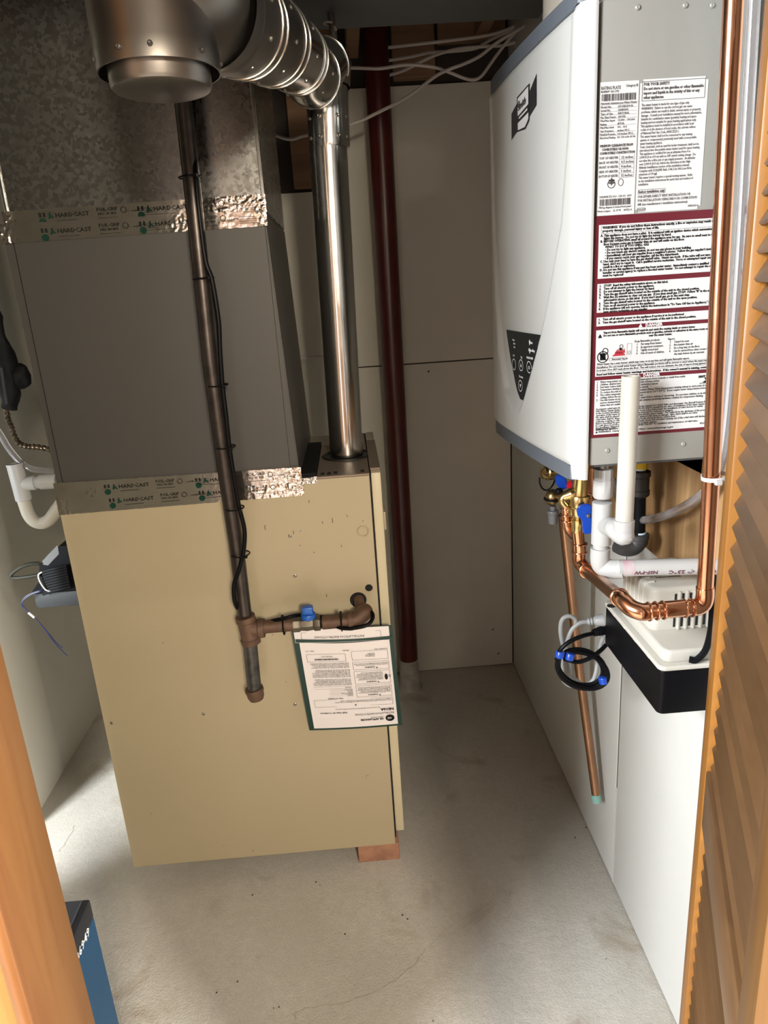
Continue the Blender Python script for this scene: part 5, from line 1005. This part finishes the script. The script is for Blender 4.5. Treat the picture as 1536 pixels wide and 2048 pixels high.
bm = nb(); tube(bm, spl([aY(-110, 560, YA+.06), aY(-70, 720, YA+.05), aY(-30, 820, YA+.03), aY(0, 868, YA+.03), aY(20, 900, YA+.02), aY(42, 925, YA+.01), aY(65, 938, YA), aY(110, 943, YA)], 7), rad(6.5, aY(40, 920, YA)), 14); obj('vinyl_tube', bm, vinyl, None, 'clear tube curving into the grey cabinet at far left', 'tube')
trp = thing('drain_trap', aY(75, 1055, YA), 'white plastic drain trap left of the grey cabinet', 'pipe')
c0 = aY(40, 960, YA); rt = rad(15.5, c0)
bm = nb(); ta, tb = aY(29, 927, YA), aY(48, 1000, YA); lathe(bm, tb, ta-tb, [(0, rt*0.9), (0.001, rt), ((ta-tb).length-0.006, rt), ((ta-tb).length-0.005, rt*1.05), ((ta-tb).length, rt*1.05), ((ta-tb).length, rt*0.7), ((ta-tb).length-0.01, rt*0.7)], 24)
tube(bm, [aY(42, 968, YA), aY(72, 965, YA)], [rt*0.85, rt*0.95], 24); obj('tee', bm, pvc, trp)
bm = nb(); tube(bm, [aY(70, 965, YA), aY(80, 964.5, YA), aY(81, 964, YA), aY(115, 962, YA)], [rt*0.8, rt*0.8, rt*0.98, rt*0.98], 24); obj('stub', bm, pvc, trp)
bm = nb(); tube(bm, spl([aY(46, 996, YA), aY(51, 1012, YA), aY(58, 1030, YA), aY(70, 1043, YA), aY(85, 1046, YA), aY(100, 1038, YA), aY(113, 1020, YA), aY(128, 1000, YA)], 8), rt*0.80, 24); obj('bend', bm, pvcold, trp)
# small dark pump on the wall side
YD = 1.85
lp = thing('condensate_pump', aY(110, 1215, YD), 'small dark grey pump box with wound black cord left of the furnace', 'pump')
def pbox(b, pts, d): prism(b, [aY(x, y, YD) for x, y in pts], (0, d, 0)); bmesh.ops.recalc_face_normals(b, faces=b.faces[:]); bmesh.ops.bevel(b, geom=b.edges[:], offset=0.002, segments=2, affect='EDGES'); return b
bm = nb(); pa, pb = aY(62, 1188, YD), aY(75, 1217, YD); box(bm, (pa.x+0.006, YD, pb.z), (FX0+0.0004, YD+0.13, pa.z), 0.003, 2); obj('tank', bm, pumpgrey, lp)
bm = nb(); 
zA = pa.z; prism(bm, [(pa.x, YD-0.004, zA), (FX0-0.002, YD-0.004, zA), (FX0-0.002, YD-0.004, aY(130, 1090, YD).z), (aY(118, 1092, YD).x, YD-0.004, aY(118, 1092, YD).z), (aY(80, 1128, YD).x, YD-0.004, aY(80, 1128, YD).z), (aY(80, 1160, YD).x, YD-0.004, aY(80, 1160, YD).z)], (0, 0.12, 0)); obj('motor_cover', bm, black, lp)
bm = nb(); 
prism(bm, [aY(x, y, YD-0.005) for x, y in ((79, 1128), (115, 1090), (118, 1108), (96, 1131))], (0, 0.002, 0)); obj('data_plate', bm, M('plate_grey', (0.08, 0.08, 0.078), 0.5), lp)
bm = nb()
for k in range(9):
    y0 = 1143+k*5.2; tube(bm, spl([aY(80+k*0.8, y0+4, YD-0.012), aY(92+k, y0-1, YD-0.022), aY(112+k, y0-6, YD-0.024), aY(132+k, y0-11, YD-0.012)], 6), 0.0042, 8)
obj('cord_coil', bm, blackrub, lp)
bm = nb(); tube(bm, spl([aY(84, 1144, YD-0.022), aY(77, 1150, YD-0.026), aY(80, 1163, YD-0.028), aY(90, 1178, YD-0.028), aY(98, 1182, YD-0.026), aY(105, 1181, YD-0.02)], 6), 0.0022, 8); obj('twist_tie', bm, nylon, lp)
bm = nb(); tube(bm, spl([aY(78, 1127, YD-0.01), aY(62, 1128, YD-0.015), aY(42, 1134, YD-0.02), aY(24, 1147, YD-0.02), aY(22, 1155, YD-0.02), aY(36, 1156, YD-0.02), aY(60, 1153, YD-0.02), aY(82, 1149, YD-0.018)], 7), 0.0052, 10); obj('cord_loop', bm, M('olive_cord', (0.018, 0.017, 0.011), 0.6, spec=0.2), lp)
for q_, off in enumerate((0, 2.0)):
    bm = nb(); tube(bm, spl([aY(100, 1174+off, YD+0.01), aY(84, 1180+off, YD-0.02), aY(65, 1186+off, YD-0.022), aY(50, 1194+off*1.5, YD-0.024), aY(42+off, 1207, YD-0.024), aY(46+off, 1214, YD-0.024), aY(57, 1223+off*.3, YD-0.024), aY(70, 1235, YD-0.024), aY(90, 1258+off, YD-0.022), aY(112, 1285+off*2, YD-0.02), aY(125+off*5, 1296+off*8, YD-0.02)], 6), 0.0013, 6); obj('alarm_wire', bm, bluewire, lp, 'thin dangling blue wire')
bm = nb(); cyl(bm, aY(57, 1225, YD-0.024), aY(69, 1235, YD-0.024), 0.0035, 8); obj('wire_marker', bm, nylon, lp, 'white sleeve')

# ================================================================== BLUE BOX
bxx = thing('carton', (-0.68, 1.0, 0), 'blue carton with black top and white number 586949 beside the door jamb', 'box')
BX = -0.585; BY1 = 1.116; BZ = 0.411
bm = nb(); box(bm, (BX-0.20, 0.83, 0), (BX, BY1, BZ-0.044), 0.002, 1); obj('body', bm, boxblue, bxx)
bm = nb(); box(bm, (BX-0.20, 0.83, BZ-0.0439), (BX+0.0005, BY1+0.0005, BZ), 0.004, 2); tp_ = obj('dark_band', bm, navy, bxx)
bm = nb(); box(bm, (BX-0.198, 0.832, BZ), (BX-0.012, BY1-0.004, BZ+0.004), 0.002, 1); obj('flap', bm, M('box_flap', (0.05, 0.055, 0.075), 0.45), bxx)
bm = nb(); f = plane_map((BX+0.0012, 0.992, BZ-0.051), (0, 1, 0), (0, 0, 1)); lay(bm, glyphs('0586949', 0.0245, None, 0.0003, sx=1.1), f); obj('print', bm, white_ink, tp_, smooth=0)
